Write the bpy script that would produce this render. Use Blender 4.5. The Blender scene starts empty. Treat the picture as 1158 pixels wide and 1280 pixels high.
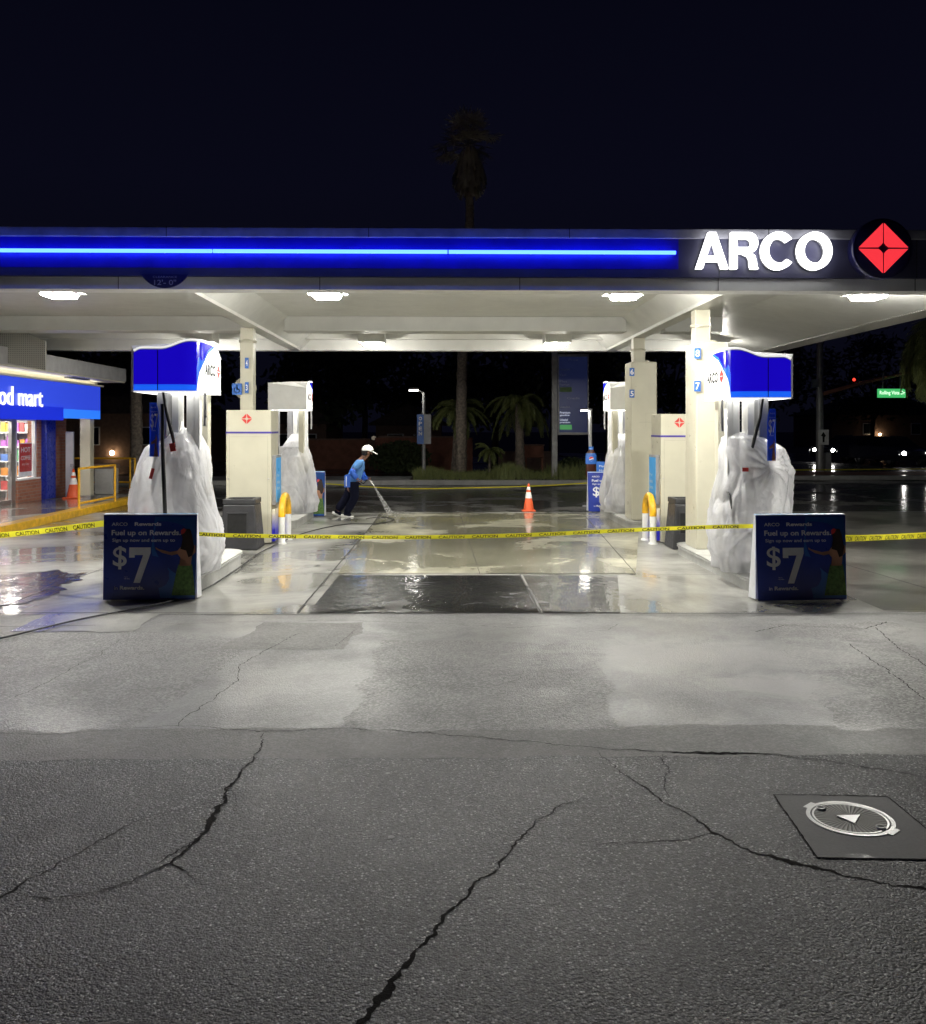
import bpy, math, random
from mathutils import Vector, Matrix, noise
R = math.radians
random.seed(7)
S = bpy.context.scene
COL = S.collection
H = 1.85; F = 1160.0; TH = math.atan(21/F); HY = 536.0

# ------------------------------------------------------------------ camera
cam = bpy.data.cameras.new('camera'); camo = bpy.data.objects.new('camera', cam); COL.objects.link(camo)
camo.location = (0, 0, H); camo.rotation_euler = (R(90), 0, -TH)
cam.sensor_width = 36; cam.lens = 36*F/1280; cam.shift_y = -104/1280
cam.clip_end = 2000; cam.clip_start = .05
S.camera = camo

def ray(px, py):
    xc = (px-579)/F; zc = (HY-py)/F
    c, s = math.cos(TH), math.sin(TH)
    return Vector((xc*c+s, -xc*s+c, zc))
def P(px, py, Y):
    d = ray(px, py); t = Y/d.y
    return Vector((d.x*t, Y, H+d.z*t))
def G(px, py, z=0.0):
    d = ray(px, py); t = (z-H)/d.z
    return Vector((d.x*t, d.y*t, z))
def PX(px, py, X):                       # point of the ray on the plane x = X
    d = ray(px, py); t = X/d.x
    return Vector((X, d.y*t, H+d.z*t))

# ------------------------------------------------------------------ mesh builder
class MB:
    def __init__(s): s.v = []; s.f = []; s.m = []; s.sm = []
    def add(s, vs, fs, mi=0, smooth=False, T=None):
        b = len(s.v)
        for p in vs:
            p = Vector(p)
            s.v.append(T @ p if T is not None else p)
        for f in fs:
            s.f.append([i+b for i in f]); s.m.append(mi); s.sm.append(smooth)
        return s
    def box(s, x0, x1, y0, y1, z0, z1, mi=0, T=None):
        vs = [(x, y, z) for z in (z0, z1) for y in (y0, y1) for x in (x0, x1)]
        return s.add(vs, [(0,2,3,1),(4,5,7,6),(0,1,5,4),(2,6,7,3),(0,4,6,2),(1,3,7,5)], mi, False, T)
    def frus(s, cx, cy, z0, z1, a0, b0, a1, b1, mi=0, T=None):
        vs = [(cx-a0,cy-b0,z0),(cx+a0,cy-b0,z0),(cx-a0,cy+b0,z0),(cx+a0,cy+b0,z0),
              (cx-a1,cy-b1,z1),(cx+a1,cy-b1,z1),(cx-a1,cy+b1,z1),(cx+a1,cy+b1,z1)]
        return s.add(vs, [(0,2,3,1),(4,5,7,6),(0,1,5,4),(2,6,7,3),(0,4,6,2),(1,3,7,5)], mi, False, T)
    def tube(s, pts, r, n=10, mi=0, caps=True, smooth=True, T=None):
        pts = [Vector(p) for p in pts]; k = len(pts)
        rs = r if isinstance(r, (list, tuple)) else [r]*k
        vs = []; up = None
        for i, p in enumerate(pts):
            d = (pts[min(i+1, k-1)]-pts[max(i-1, 0)]).normalized()
            if up is None:
                up = Vector((0,0,1)) if abs(d.z) < .9 else Vector((0,1,0))
            a = (up-d*up.dot(d)).normalized(); up = a; b = d.cross(a)
            for j in range(n):
                t = 2*math.pi*j/n
                vs.append(p+(a*math.cos(t)+b*math.sin(t))*rs[i])
        fs = [(i*n+j, i*n+(j+1) % n, (i+1)*n+(j+1) % n, (i+1)*n+j) for i in range(k-1) for j in range(n)]
        s.add(vs, fs, mi, smooth, T)
        if caps:
            s.add(vs[:n], [tuple(range(n))[::-1]], mi, False, T); s.add(vs[-n:], [tuple(range(n))], mi, False, T)
        return s
    def lathe(s, prof, c=(0,0,0), n=24, mi=0, T=None, smooth=True):
        vs = [(c[0]+r*math.cos(2*math.pi*j/n), c[1]+r*math.sin(2*math.pi*j/n), c[2]+z) for r, z in prof for j in range(n)]
        fs = [(i*n+j, i*n+(j+1) % n, (i+1)*n+(j+1) % n, (i+1)*n+j) for i in range(len(prof)-1) for j in range(n)]
        return s.add(vs, fs, mi, smooth, T)
    def prism(s, poly, fn, d0, d1, mi=0):
        """poly of (u,v); fn(u,v,d) -> point; closed solid between depths d0 and d1"""
        n = len(poly)
        vs = [fn(u, v, d0) for u, v in poly]+[fn(u, v, d1) for u, v in poly]
        fs = [tuple(range(n)), tuple(range(2*n-1, n-1, -1))]+[(i, (i+1) % n, n+(i+1) % n, n+i) for i in range(n)]
        return s.add(vs, fs, mi)
    def text(s, body, u0, u1, v0, v1, fn, mi=0, bold=0.0, ext=0.0, keep=False):
        me = glyphs(body, bold)
        xs = [v[0] for v in me[0]]; ys = [v[1] for v in me[0]]
        a, b, c, d = min(xs), max(xs), min(ys), max(ys)
        su = (u1-u0)/(b-a); sv = (v1-v0)/(d-c)
        n = len(me[0])
        uv = [(u0+(x-a)*su, v0+(y-c)*sv) for x, y in me[0]]
        if ext == 0:
            return s.add([fn(u, v, 0) for u, v in uv], me[1], mi)
        vs = [fn(u, v, ext) for u, v in uv]+[fn(u, v, 0) for u, v in uv]
        cnt = {}
        for f in me[1]:
            for i in range(len(f)):
                e = (f[i], f[(i+1) % len(f)]); cnt[e] = 1
        side = [(e[0], e[1], e[1]+n, e[0]+n) for e in cnt if (e[1], e[0]) not in cnt]
        return s.add(vs, list(me[1])+side, mi)
    def build(s, name, mats, parent=None, bevel=0, ang=35, segs=2):
        me = bpy.data.meshes.new(name)
        me.from_pydata([tuple(v) for v in s.v], [], s.f)
        for m in (mats if isinstance(mats, (list, tuple)) else [mats]): me.materials.append(m)
        me.polygons.foreach_set('material_index', s.m)
        me.polygons.foreach_set('use_smooth', s.sm)
        me.update()
        o = bpy.data.objects.new(name, me); COL.objects.link(o)
        if parent is not None:
            o.parent = parent
            o.matrix_parent_inverse = Matrix.Translation(parent.location).inverted() if parent.parent is None else Matrix.Identity(4)
            # parts are modelled in world space
            o.matrix_parent_inverse = parent_inv(parent)
        if bevel:
            b = o.modifiers.new('bevel', 'BEVEL'); b.width = bevel; b.segments = segs; b.limit_method = 'ANGLE'; b.angle_limit = R(ang)
        return o
def parent_inv(p):
    M = Matrix.Identity(4)
    chain = []
    while p is not None: chain.append(p); p = p.parent
    for q in reversed(chain): M = M @ q.matrix_parent_inverse @ q.matrix_basis
    return M.inverted()

_gl = {}
def glyphs(body, bold=0.0):
    k = (body, bold)
    if k in _gl: return _gl[k]
    cu = bpy.data.curves.new('text', 'FONT'); cu.body = body; cu.size = 1; cu.offset = bold; cu.resolution_u = 4
    o = bpy.data.objects.new('text', cu); COL.objects.link(o)
    dg = bpy.context.evaluated_depsgraph_get(); dg.update()
    me = bpy.data.meshes.new_from_object(o.evaluated_get(dg))
    r = ([(v.co.x, v.co.y) for v in me.vertices], [tuple(p.vertices) for p in me.polygons])
    bpy.data.objects.remove(o); bpy.data.curves.remove(cu); bpy.data.meshes.remove(me)
    _gl[k] = r
    return r

def thing(name, label, cat, loc=(0,0,0), group=None):
    o = bpy.data.objects.new(name, None); COL.objects.link(o); o.location = loc
    o.empty_display_size = .1
    return tag(o, label, cat, group)
def tag(o, label, cat, group=None):
    o['label'] = label; o['category'] = cat
    if group: o['group'] = group
    return o
def kind(o, k): o['kind'] = k; return o
def lab(o, l): o['label'] = l; return o

# ------------------------------------------------------------------ materials
def nt(name):
    m = bpy.data.materials.new(name); m.use_nodes = True
    t = m.node_tree; return m, t, t.nodes['Principled BSDF']
def N(t, typ, **kw):
    n = t.nodes.new(typ)
    for k, v in kw.items():
        if k in n.inputs.keys(): n.inputs[k].default_value = v
        else: setattr(n, k, v)
    return n
def ramp(t, src, stops):
    r = t.nodes.new('ShaderNodeValToRGB'); e = r.color_ramp.elements
    while len(e) < len(stops): e.new(.5)
    for i, (p, c) in enumerate(stops):
        e[i].position = p; e[i].color = (c, c, c, 1) if isinstance(c, (int, float)) else (*c, 1)
    t.links.new(src, r.inputs[0]); return r.outputs[0]
def mixc(t, fac, a, b, mode='MIX'):
    n = t.nodes.new('ShaderNodeMix'); n.data_type = 'RGBA'; n.blend_type = mode
    for s, v in ((n.inputs[0], fac), (n.inputs[6], a), (n.inputs[7], b)):
        if hasattr(v, 'links'): t.links.new(v, s)
        elif isinstance(v, (int, float)): s.default_value = v if s.type == 'VALUE' else (v, v, v, 1)
        else: s.default_value = (*v, 1)
    return n.outputs[2]
def math_(t, op, a, b=0.5):
    n = t.nodes.new('ShaderNodeMath'); n.operation = op
    for s, v in ((n.inputs[0], a), (n.inputs[1], b)):
        if hasattr(v, 'links'): t.links.new(v, s)
        else: s.default_value = v
    return n.outputs[0]
def coord(t, scale=(1,1,1)):
    g = t.nodes.new('ShaderNodeNewGeometry'); mp = t.nodes.new('ShaderNodeMapping')
    mp.inputs['Scale'].default_value = scale
    t.links.new(g.outputs['Position'], mp.inputs[0]); return mp.outputs[0]
def nz(t, co, scale, detail=4, rough=.55, dist=0):
    n = N(t, 'ShaderNodeTexNoise', Scale=scale, Detail=detail, Roughness=rough, Distortion=dist)
    t.links.new(co, n.inputs['Vector']); return n.outputs['Fac']
def bump(t, b, h, strength=.3, dist=.01):
    n = N(t, 'ShaderNodeBump', Strength=strength, Distance=dist); t.links.new(h, n.inputs['Height'])
    t.links.new(n.outputs[0], b.inputs['Normal']); return n

def mat(name, col, rough=.5, metal=0, var=.12, vs=6, bmp=.0, bs=40, coat=0, spec=.5, trans=0):
    """plain painted/plastic/metal surface with slight dirt variation"""
    m, t, b = nt(name)
    co = coord(t)
    f = nz(t, co, vs, 5)
    c = mixc(t, ramp(t, f, [(.3, 0), (.7, 1)]), tuple(x*(1-var) for x in col), tuple(min(1, x*(1+var)) for x in col))
    t.links.new(c, b.inputs['Base Color'])
    t.links.new(ramp(t, nz(t, co, vs*3, 3), [(.3, max(.02, rough-.08)), (.7, min(1, rough+.08))]), b.inputs['Roughness'])
    b.inputs['Metallic'].default_value = metal; b.inputs['Specular IOR Level'].default_value = spec
    b.inputs['Coat Weight'].default_value = coat; b.inputs['Coat Roughness'].default_value = .08
    if bmp: bump(t, b, nz(t, co, bs, 3), bmp, .01)
    return m
def emis(name, col, st, base=None, rough=.3, var=0.0):
    m, t, b = nt(name)
    b.inputs['Base Color'].default_value = (*(base or col), 1); b.inputs['Roughness'].default_value = rough
    b.inputs['Emission Color'].default_value = (*col, 1); b.inputs['Emission Strength'].default_value = st
    if var:
        f = ramp(t, nz(t, coord(t), 3.0, 2), [(.3, st*(1-var)), (.7, st*(1+var))]); t.links.new(f, b.inputs['Emission Strength'])
    return m

def asphalt(name, lo, hi, wetness=.0, wetscale=.35, stone=95):
    m, t, b = nt(name); co = coord(t)
    v = N(t, 'ShaderNodeTexVoronoi', Scale=stone); t.links.new(co, v.inputs['Vector'])
    v2 = N(t, 'ShaderNodeTexVoronoi', Scale=stone*.55); t.links.new(co, v2.inputs['Vector'])
    big = nz(t, co, .55, 6, .6); mid = nz(t, co, 5, 5, .65); fine = nz(t, co, 160, 3, .7)
    basec = mixc(t, ramp(t, big, [(.3, 0), (.7, 1)]), lo, hi)
    basec = mixc(t, ramp(t, mid, [(.35, .75), (.65, 0)]), basec, tuple(x*.72 for x in lo))
    cellr = t.nodes.new('ShaderNodeSeparateColor'); t.links.new(v.outputs['Color'], cellr.inputs[0])
    stonec = ramp(t, cellr.outputs[0], [(0, .3), (.5, .75), (.8, 1.4), (.93, 2.2), (.98, 4.5)])
    c = mixc(t, 1.0, basec, stonec, 'MULTIPLY')
    cr = ramp(t, v.outputs['Distance'], [(.35, 1), (.75, .45)])
    c = mixc(t, 1.0, c, cr, 'MULTIPLY')
    t.links.new(c, b.inputs['Base Color'])
    h = math_(t, 'ADD', math_(t, 'MULTIPLY', ramp(t, v.outputs['Distance'], [(.1, 1), (.7, 0)]), .6),
              math_(t, 'ADD', math_(t, 'MULTIPLY', ramp(t, v2.outputs['Distance'], [(.1, 1), (.8, 0)]), .7), math_(t, 'MULTIPLY', fine, .5)))
    bump(t, b, h, .62, .007)
    w = nz(t, co, wetscale, 5, .6, .3)
    t.links.new(ramp(t, w, [(.35, .62), (.65, .42)]), b.inputs['Roughness'])
    if wetness:
        k = ramp(t, w, [(.5-wetness*.25, 0), (.56-wetness*.2, 1)])
        t.links.new(k, b.inputs['Coat Weight']); b.inputs['Coat Roughness'].default_value = .14; b.inputs['Coat IOR'].default_value = 1.33
        nb = N(t, 'ShaderNodeBump', Strength=.25, Distance=.02); t.links.new(nz(t, coord(t, (1, .35, 1)), 5, 3), nb.inputs['Height'])
        t.links.new(nb.outputs[0], b.inputs['Coat Normal'])
        dk = mixc(t, k, (1,1,1), (.55,.55,.55)); t.links.new(mixc(t, 1.0, c, dk, 'MULTIPLY'), b.inputs['Base Color'])
    return m

def concrete(name, lo, hi, wet=.6, wetlo=.45, wetscale=.5, rough=.55, ripple=.25, stain=.5, cr=.05, aggregate=0.0, sheen_paint=()):
    """broom-finished concrete, partly under a film of water (a coat whose cover follows noise)"""
    m, t, b = nt(name); co = coord(t)
    big = nz(t, co, .45, 6, .6, .4); mid = nz(t, co, 2.6, 6, .65, .2); fine = nz(t, co, 70, 4, .7)
    c = mixc(t, ramp(t, big, [(.32, 0), (.68, 1)]), lo, hi)
    c = mixc(t, math_(t, 'MULTIPLY', ramp(t, mid, [(.48, 0), (.72, 1)]), stain), c, tuple(x*.5 for x in lo))
    c = mixc(t, 1.0, c, ramp(t, fine, [(.2, .82), (.8, 1.16)]), 'MULTIPLY')
    if aggregate:
        v = N(t, 'ShaderNodeTexVoronoi', Scale=70.0); t.links.new(co, v.inputs['Vector'])
        sc = t.nodes.new('ShaderNodeSeparateColor'); t.links.new(v.outputs['Color'], sc.inputs[0])
        c = mixc(t, aggregate, c, mixc(t, 1.0, c, ramp(t, sc.outputs[0], [(0, .45), (.6, .9), (.9, 1.4)]), 'MULTIPLY'))
    for fx_, fy_, rx_, ry_, lv in sheen_paint:      # sheen of the wet paving, painted in as pale blotches
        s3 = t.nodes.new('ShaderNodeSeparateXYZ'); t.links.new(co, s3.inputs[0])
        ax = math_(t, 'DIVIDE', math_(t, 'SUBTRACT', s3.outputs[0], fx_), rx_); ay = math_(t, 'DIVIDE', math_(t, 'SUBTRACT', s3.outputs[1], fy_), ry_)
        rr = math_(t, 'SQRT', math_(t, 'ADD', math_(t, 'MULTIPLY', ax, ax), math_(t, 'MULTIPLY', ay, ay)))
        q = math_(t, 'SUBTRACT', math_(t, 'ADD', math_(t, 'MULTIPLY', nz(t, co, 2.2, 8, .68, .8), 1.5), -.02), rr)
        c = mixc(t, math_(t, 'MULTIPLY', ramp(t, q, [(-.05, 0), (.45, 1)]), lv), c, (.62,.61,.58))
    w = nz(t, co, wetscale, 6, .62, .5)
    k = ramp(t, w, [(wetlo-.1, 0), (wetlo+.1, 1)])
    k = math_(t, 'MULTIPLY', k, wet)
    c = mixc(t, 1.0, c, mixc(t, k, (1,1,1), (.52,.52,.5)), 'MULTIPLY')
    t.links.new(c, b.inputs['Base Color'])
    t.links.new(ramp(t, k, [(0, rough), (1, max(.2, rough-.2))]), b.inputs['Roughness'])
    t.links.new(k, b.inputs['Coat Weight']); b.inputs['Coat Roughness'].default_value = cr; b.inputs['Coat IOR'].default_value = 1.34
    nb = N(t, 'ShaderNodeBump', Strength=ripple, Distance=.02); t.links.new(nz(t, coord(t, (1, .45, 1)), 4, 4, .55), nb.inputs['Height'])
    t.links.new(nb.outputs[0], b.inputs['Coat Normal'])
    hh = math_(t, 'ADD', fine, math_(t, 'MULTIPLY', mid, .6))
    if aggregate: hh = math_(t, 'ADD', hh, math_(t, 'MULTIPLY', ramp(t, v.outputs['Distance'], [(.1, 1), (.7, 0)]), aggregate*1.3))
    bump(t, b, hh, .45, .006)
    return m

M = {}
SHEEN_PAINT = [(2.1,7.6,2.4,1.1,.38),(2.5,6.6,.9,.55,.5),(-1.6,8.6,1.5,.8,.25),(4.4,8.2,1.3,.8,.3)]  # ellipses of reflected glare painted pale into the apron and patch colour
M['asphalt'] = asphalt('asphalt', (.145,.144,.141), (.205,.203,.199), stone=115)
M['rear_asphalt'] = asphalt('wet asphalt', (.1,.097,.09), (.15,.146,.135), wetness=.35, wetscale=.5)
M['apron'] = concrete('apron concrete', (.17,.168,.162), (.255,.252,.243), wet=.5, wetlo=.5, wetscale=.6, rough=.5, ripple=.35, cr=.3, aggregate=.45, stain=.7, sheen_paint=SHEEN_PAINT)
M['patch'] = concrete('rough patch', (.165,.16,.152), (.25,.245,.232), wet=.4, wetlo=.54, wetscale=.6, rough=.5, cr=.3, aggregate=1.0, stain=.6, sheen_paint=SHEEN_PAINT)
M['strip'] = concrete('seam band', (.165,.16,.148), (.235,.228,.212), wet=.2, wetlo=.6, wetscale=.6, rough=.6, cr=.3, aggregate=.5)
M['slab'] = concrete('forecourt concrete', (.34,.335,.31), (.49,.485,.45), wet=.95, wetlo=.46, wetscale=.45, rough=.45, ripple=.12, cr=.09)
M['lane'] = concrete('lane concrete', (.4,.38,.28), (.52,.5,.39), wet=.9, wetlo=.42, wetscale=.5, rough=.4, ripple=.16, cr=.09)
M['dark_slab'] = concrete('oil dark slab', (.022,.022,.023), (.09,.09,.088), wet=1, wetlo=.36, wetscale=.9, rough=.4, ripple=.7, stain=.9)
M['half_slab'] = concrete('half dark slab', (.02,.02,.02), (.42,.41,.37), wet=1, wetlo=.4, wetscale=.9, rough=.4, ripple=.3, stain=.9)
M['side'] = concrete('side drive concrete', (.1,.095,.085), (.17,.163,.148), wet=.75, wetlo=.46, wetscale=.5, rough=.5, ripple=.25, cr=.1)
M['kerb'] = concrete('kerb concrete', (.36,.36,.34), (.5,.5,.48), wet=.3, wetlo=.5, wetscale=1.5, rough=.6)
M['walk'] = concrete('walk concrete', (.3,.29,.26), (.42,.41,.38), wet=.95, wetlo=.4, wetscale=.6, rough=.4)
M['crack'] = mat('crack dirt', (.02,.018,.016), .95, var=.5, vs=40, bmp=.6, bs=120, spec=.1)
M['joint'] = mat('joint filler', (.03,.029,.027), .8, var=.4, vs=20)
M['chalk'] = mat('gum', (.6,.6,.58), .8)
M['white_paint'] = mat('white canopy paint', (.6,.6,.57), .42, var=.07, vs=2.5)
M['cornice'] = mat('cornice paint', (.8,.8,.8), .45, var=.1, vs=2)
M['navy'] = mat('fascia navy', (.03,.02,.42), .38, var=.2, vs=3)
M['trimgrey'] = mat('fascia trim', (.4,.4,.46), .5, var=.25, vs=5)
M['cream'] = mat('cream enamel', (.53,.505,.4), .35, var=.05, vs=3, coat=.2)
M['cream_dark'] = mat('cream seam', (.42,.4,.31), .5)
M['purple'] = mat('purple stripe', (.06,.04,.3), .4)
M['red'] = mat('emblem red', (.62,.05,.045), .4)
M['white'] = mat('white plastic', (.8,.8,.78), .35, var=.05)
M['grey'] = mat('grey plastic', (.28,.28,.29), .5, var=.15)
M['dgrey'] = mat('charcoal plastic', (.028,.028,.031), .5, var=.25, bmp=.15, bs=90)
M['black'] = mat('black rubber', (.012,.012,.013), .5, var=.3)
M['void'] = mat('dark opening', (.006,.006,.006), .9)
M['steel'] = mat('steel', (.5,.5,.5), .35, .9, var=.15)
M['yellow'] = mat('yellow paint', (.78,.42,.015), .4, var=.15, vs=9)
M['kerb_yellow'] = mat('kerb yellow', (.7,.4,.02), .4, var=.25, vs=7, bmp=.3, bs=60, coat=.4)
M['tape'] = None
M['tape_ink'] = mat('tape ink', (.01,.01,.01), .5)
M['orange'] = mat('cone orange', (.75,.11,.025), .45, var=.1)
M['reflect'] = mat('cone band', (.85,.85,.82), .3)
M['sign_navy'] = mat('sign navy print', (.018,.04,.3), .35, var=.3, vs=2.2, coat=.3)
M['sign_blue'] = mat('sign blue print', (.025,.13,.48), .35, var=.2, vs=3, coat=.3)
M['sign_sky'] = mat('sign sky print', (.08,.38,.8), .35, var=.15, vs=3)
M['print_white'] = mat('print white', (.8,.8,.8), .5)
M['coverwhite'] = mat('cover white', (.9,.89,.84), .35, var=.06, vs=30)
M['print_shade'] = mat('print pale', (.75,.75,.77), .5)
M['print_grey'] = mat('print grey', (.42,.45,.58), .5)
M['print_skin'] = mat('print skin', (.5,.25,.15), .5)
M['print_hair'] = mat('print hair', (.03,.015,.012), .5)
M['print_green'] = mat('print green', (.1,.2,.05), .5, var=.5, vs=30)
M['coroplast'] = mat('white board', (.82,.83,.85), .4)
M['emblem_navy'] = mat('emblem navy', (.02,.02,.12), .35, coat=.5)
M['brick'] = None
M['skin'] = mat('skin', (.2,.095,.06), .5)
M['shirt'] = mat('light blue shirt', (.1,.27,.62), .8, bmp=.3, bs=60)
M['sleeve'] = mat('blue jacket', (.03,.13,.62), .6, bmp=.3, bs=60)
M['pants'] = mat('navy trousers', (.006,.007,.018), .95, spec=.1, bmp=.4, bs=50)
M['cap'] = mat('white cap', (.85,.84,.8), .7)
M['hair'] = mat('hair', (.015,.01,.008), .6)
M['bark'] = mat('palm bark', (.24,.2,.16), .85, var=.5, vs=12, bmp=.8, bs=18)
M['dkbark'] = mat('bark', (.07,.055,.045), .9, var=.4, vs=10, bmp=.6, bs=20)
def leafmat(name, a, b_):
    m, t, b = nt(name); co = coord(t)
    t.links.new(mixc(t, ramp(t, nz(t, co, 7, 3), [(.3, 0), (.7, 1)]), a, b_), b.inputs['Base Color'])
    b.inputs['Roughness'].default_value = .55
    return m
M['leaf'] = leafmat('tree leaves', (.03,.045,.02), (.07,.09,.035))
M['palmleaf'] = leafmat('palm leaves', (.09,.12,.03), (.2,.22,.07))
M['deadfrond'] = leafmat('dead fronds', (.3,.26,.19), (.45,.4,.3))
M['grass'] = leafmat('grass blades', (.1,.14,.03), (.26,.28,.08))
M['soil'] = mat('soil', (.06,.045,.03), .95, var=.4, bmp=.6, bs=25)
M['stucco'] = mat('stucco', (.2,.13,.1), .9, var=.2, bmp=.3, bs=60)
M['redwall'] = mat('red block', (.24,.1,.065), .9, var=.3, vs=3, bmp=.4, bs=30)
M['rooftile'] = mat('roof tile', (.07,.055,.05), .9, var=.3)
M['signgrey'] = mat('sign back grey', (.33,.33,.34), .5)
M['galv'] = mat('galvanised steel', (.36,.36,.35), .5, .3, var=.2)
M['carpaint'] = mat('dark car paint', (.02,.022,.025), .2, .2, coat=1)
M['carglass'] = mat('car glass', (.008,.009,.01), .08)
M['rim'] = mat('wheel rim', (.35,.35,.36), .35, .7)
M['roadpaint'] = mat('road paint', (.7,.7,.65), .6)
# lit things
M['led'] = emis('led panel', (1, .975, .9), 370)
M['led_rear'] = emis('led panel rear', (1, .97, .88), 190)
M['neon'] = emis('neon tube', (.035, .1, 1.0), 6.5)
M['letters'] = emis('lit letters', (1, 1, 1), 2.6)
M['redlit'] = emis('lit red', (.85, .035, .05), .85, base=(.6,.03,.03))
M['val_white'] = emis('lit valance white', (1, .99, .95), .62, base=(.8,.8,.78))
M['val_blue'] = emis('lit valance blue', (.012, .002, .72), .5, base=(.01,.01,.3), rough=.1)
M['val_sky'] = emis('lit valance sky', (.01, .11, .85), .8, base=(.02,.1,.5), rough=.15)
M['mart_blue'] = emis('lit mart blue', (.03, .065, .72), .6, base=(.02,.05,.4))
M['mart_blue2'] = emis('lit mart dark blue', (.006, .02, .5), .8, base=(.01,.02,.3))
M['mart_sky'] = emis('lit mart sky', (.02, .16, .85), .8, base=(.03,.15,.5))
M['shoplight'] = emis('shop lamp', (1, .95, .88), 40)
M['soffit_fill'] = emis('soffit fill glow', (1, .93, .78), 9)  # added glow for the mart soffit, no visible source
M['lit_base'] = emis('lit valance base', (1, .99, .95), 2.6, base=(.8,.8,.78))
M['lamphead'] = emis('lamp led', (1, .98, .9), 36)
M['headlight'] = emis('headlamp', (1, .97, .92), 40)
M['farlamp'] = emis('porch lamp', (1, .75, .45), 14)
M['redlamp'] = emis('red signal', (1, .05, .03), 1.6)
M['greenlit'] = emis('lit street sign', (.05, .42, .12), .9, base=(.02,.2,.06))
M['whitelit'] = emis('lit white', (.8, 1, .8), 1.0)
M['boardlit'] = emis('price board', (.03, .045, .16), .12, base=(.02,.035,.16))
M['pricegreen'] = emis('price green', (.08, .4, .12), .35)
M['pricewhite'] = emis('price white', (.6, .65, .8), .4)

def perforated(c1=(.6,.59,.55), sc=15.0):
    m, t, b = nt('perforated vent'); co = coord(t)
    v = N(t, 'ShaderNodeTexVoronoi', Scale=sc, Randomness=0.0); t.links.new(co, v.inputs['Vector'])
    t.links.new(mixc(t, ramp(t, v.outputs['Distance'], [(.3, 1), (.36, 0)]), c1, (.1,.1,.095)), b.inputs['Base Color'])
    b.inputs['Roughness'].default_value = .5; return m
M['perf'] = perforated(); M['perf_dark'] = perforated((.27,.265,.24), 26.0)
def brickmat():
    m, t, b = nt('red brick'); g = t.nodes.new('ShaderNodeNewGeometry')
    s = t.nodes.new('ShaderNodeSeparateXYZ'); t.links.new(g.outputs['Position'], s.inputs[0])
    c = t.nodes.new('ShaderNodeCombineXYZ'); t.links.new(math_(t, 'ADD', s.outputs[0], s.outputs[1]), c.inputs[0]); t.links.new(s.outputs[2], c.inputs[1])
    br = N(t, 'ShaderNodeTexBrick', Scale=1.0); br.inputs['Brick Width'].default_value = .21; br.inputs['Row Height'].default_value = .075; br.inputs['Mortar Size'].default_value = .006
    br.inputs['Color1'].default_value = (.3,.105,.06,1); br.inputs['Color2'].default_value = (.4,.17,.1,1); br.inputs['Mortar'].default_value = (.3,.24,.2,1)
    t.links.new(c.outputs[0], br.inputs['Vector']); t.links.new(br.outputs['Color'], b.inputs['Base Color'])
    b.inputs['Roughness'].default_value = .75; bump(t, b, br.outputs['Fac'], -.4, .01); return m
M['brick'] = brickmat()
def glassmat():
    m, t, b = nt('shop glass'); b.inputs['Base Color'].default_value = (1,1,1,1); b.inputs['Roughness'].default_value = .02
    tr = t.nodes.new('ShaderNodeBsdfTransparent'); mx = t.nodes.new('ShaderNodeMixShader'); fr = N(t, 'ShaderNodeLayerWeight', Blend=.3)
    gl = N(t, 'ShaderNodeBsdfGlossy', Roughness=.03); t.links.new(ramp(t, fr.outputs['Facing'], [(0, .04), (.6, .08), (1, .7)]), mx.inputs[0]); t.links.new(tr.outputs[0], mx.inputs[1]); t.links.new(gl.outputs[0], mx.inputs[2])
    t.links.new(mx.outputs[0], t.nodes['Material Output'].inputs[0]); return m
M['glass'] = glassmat()
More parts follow.
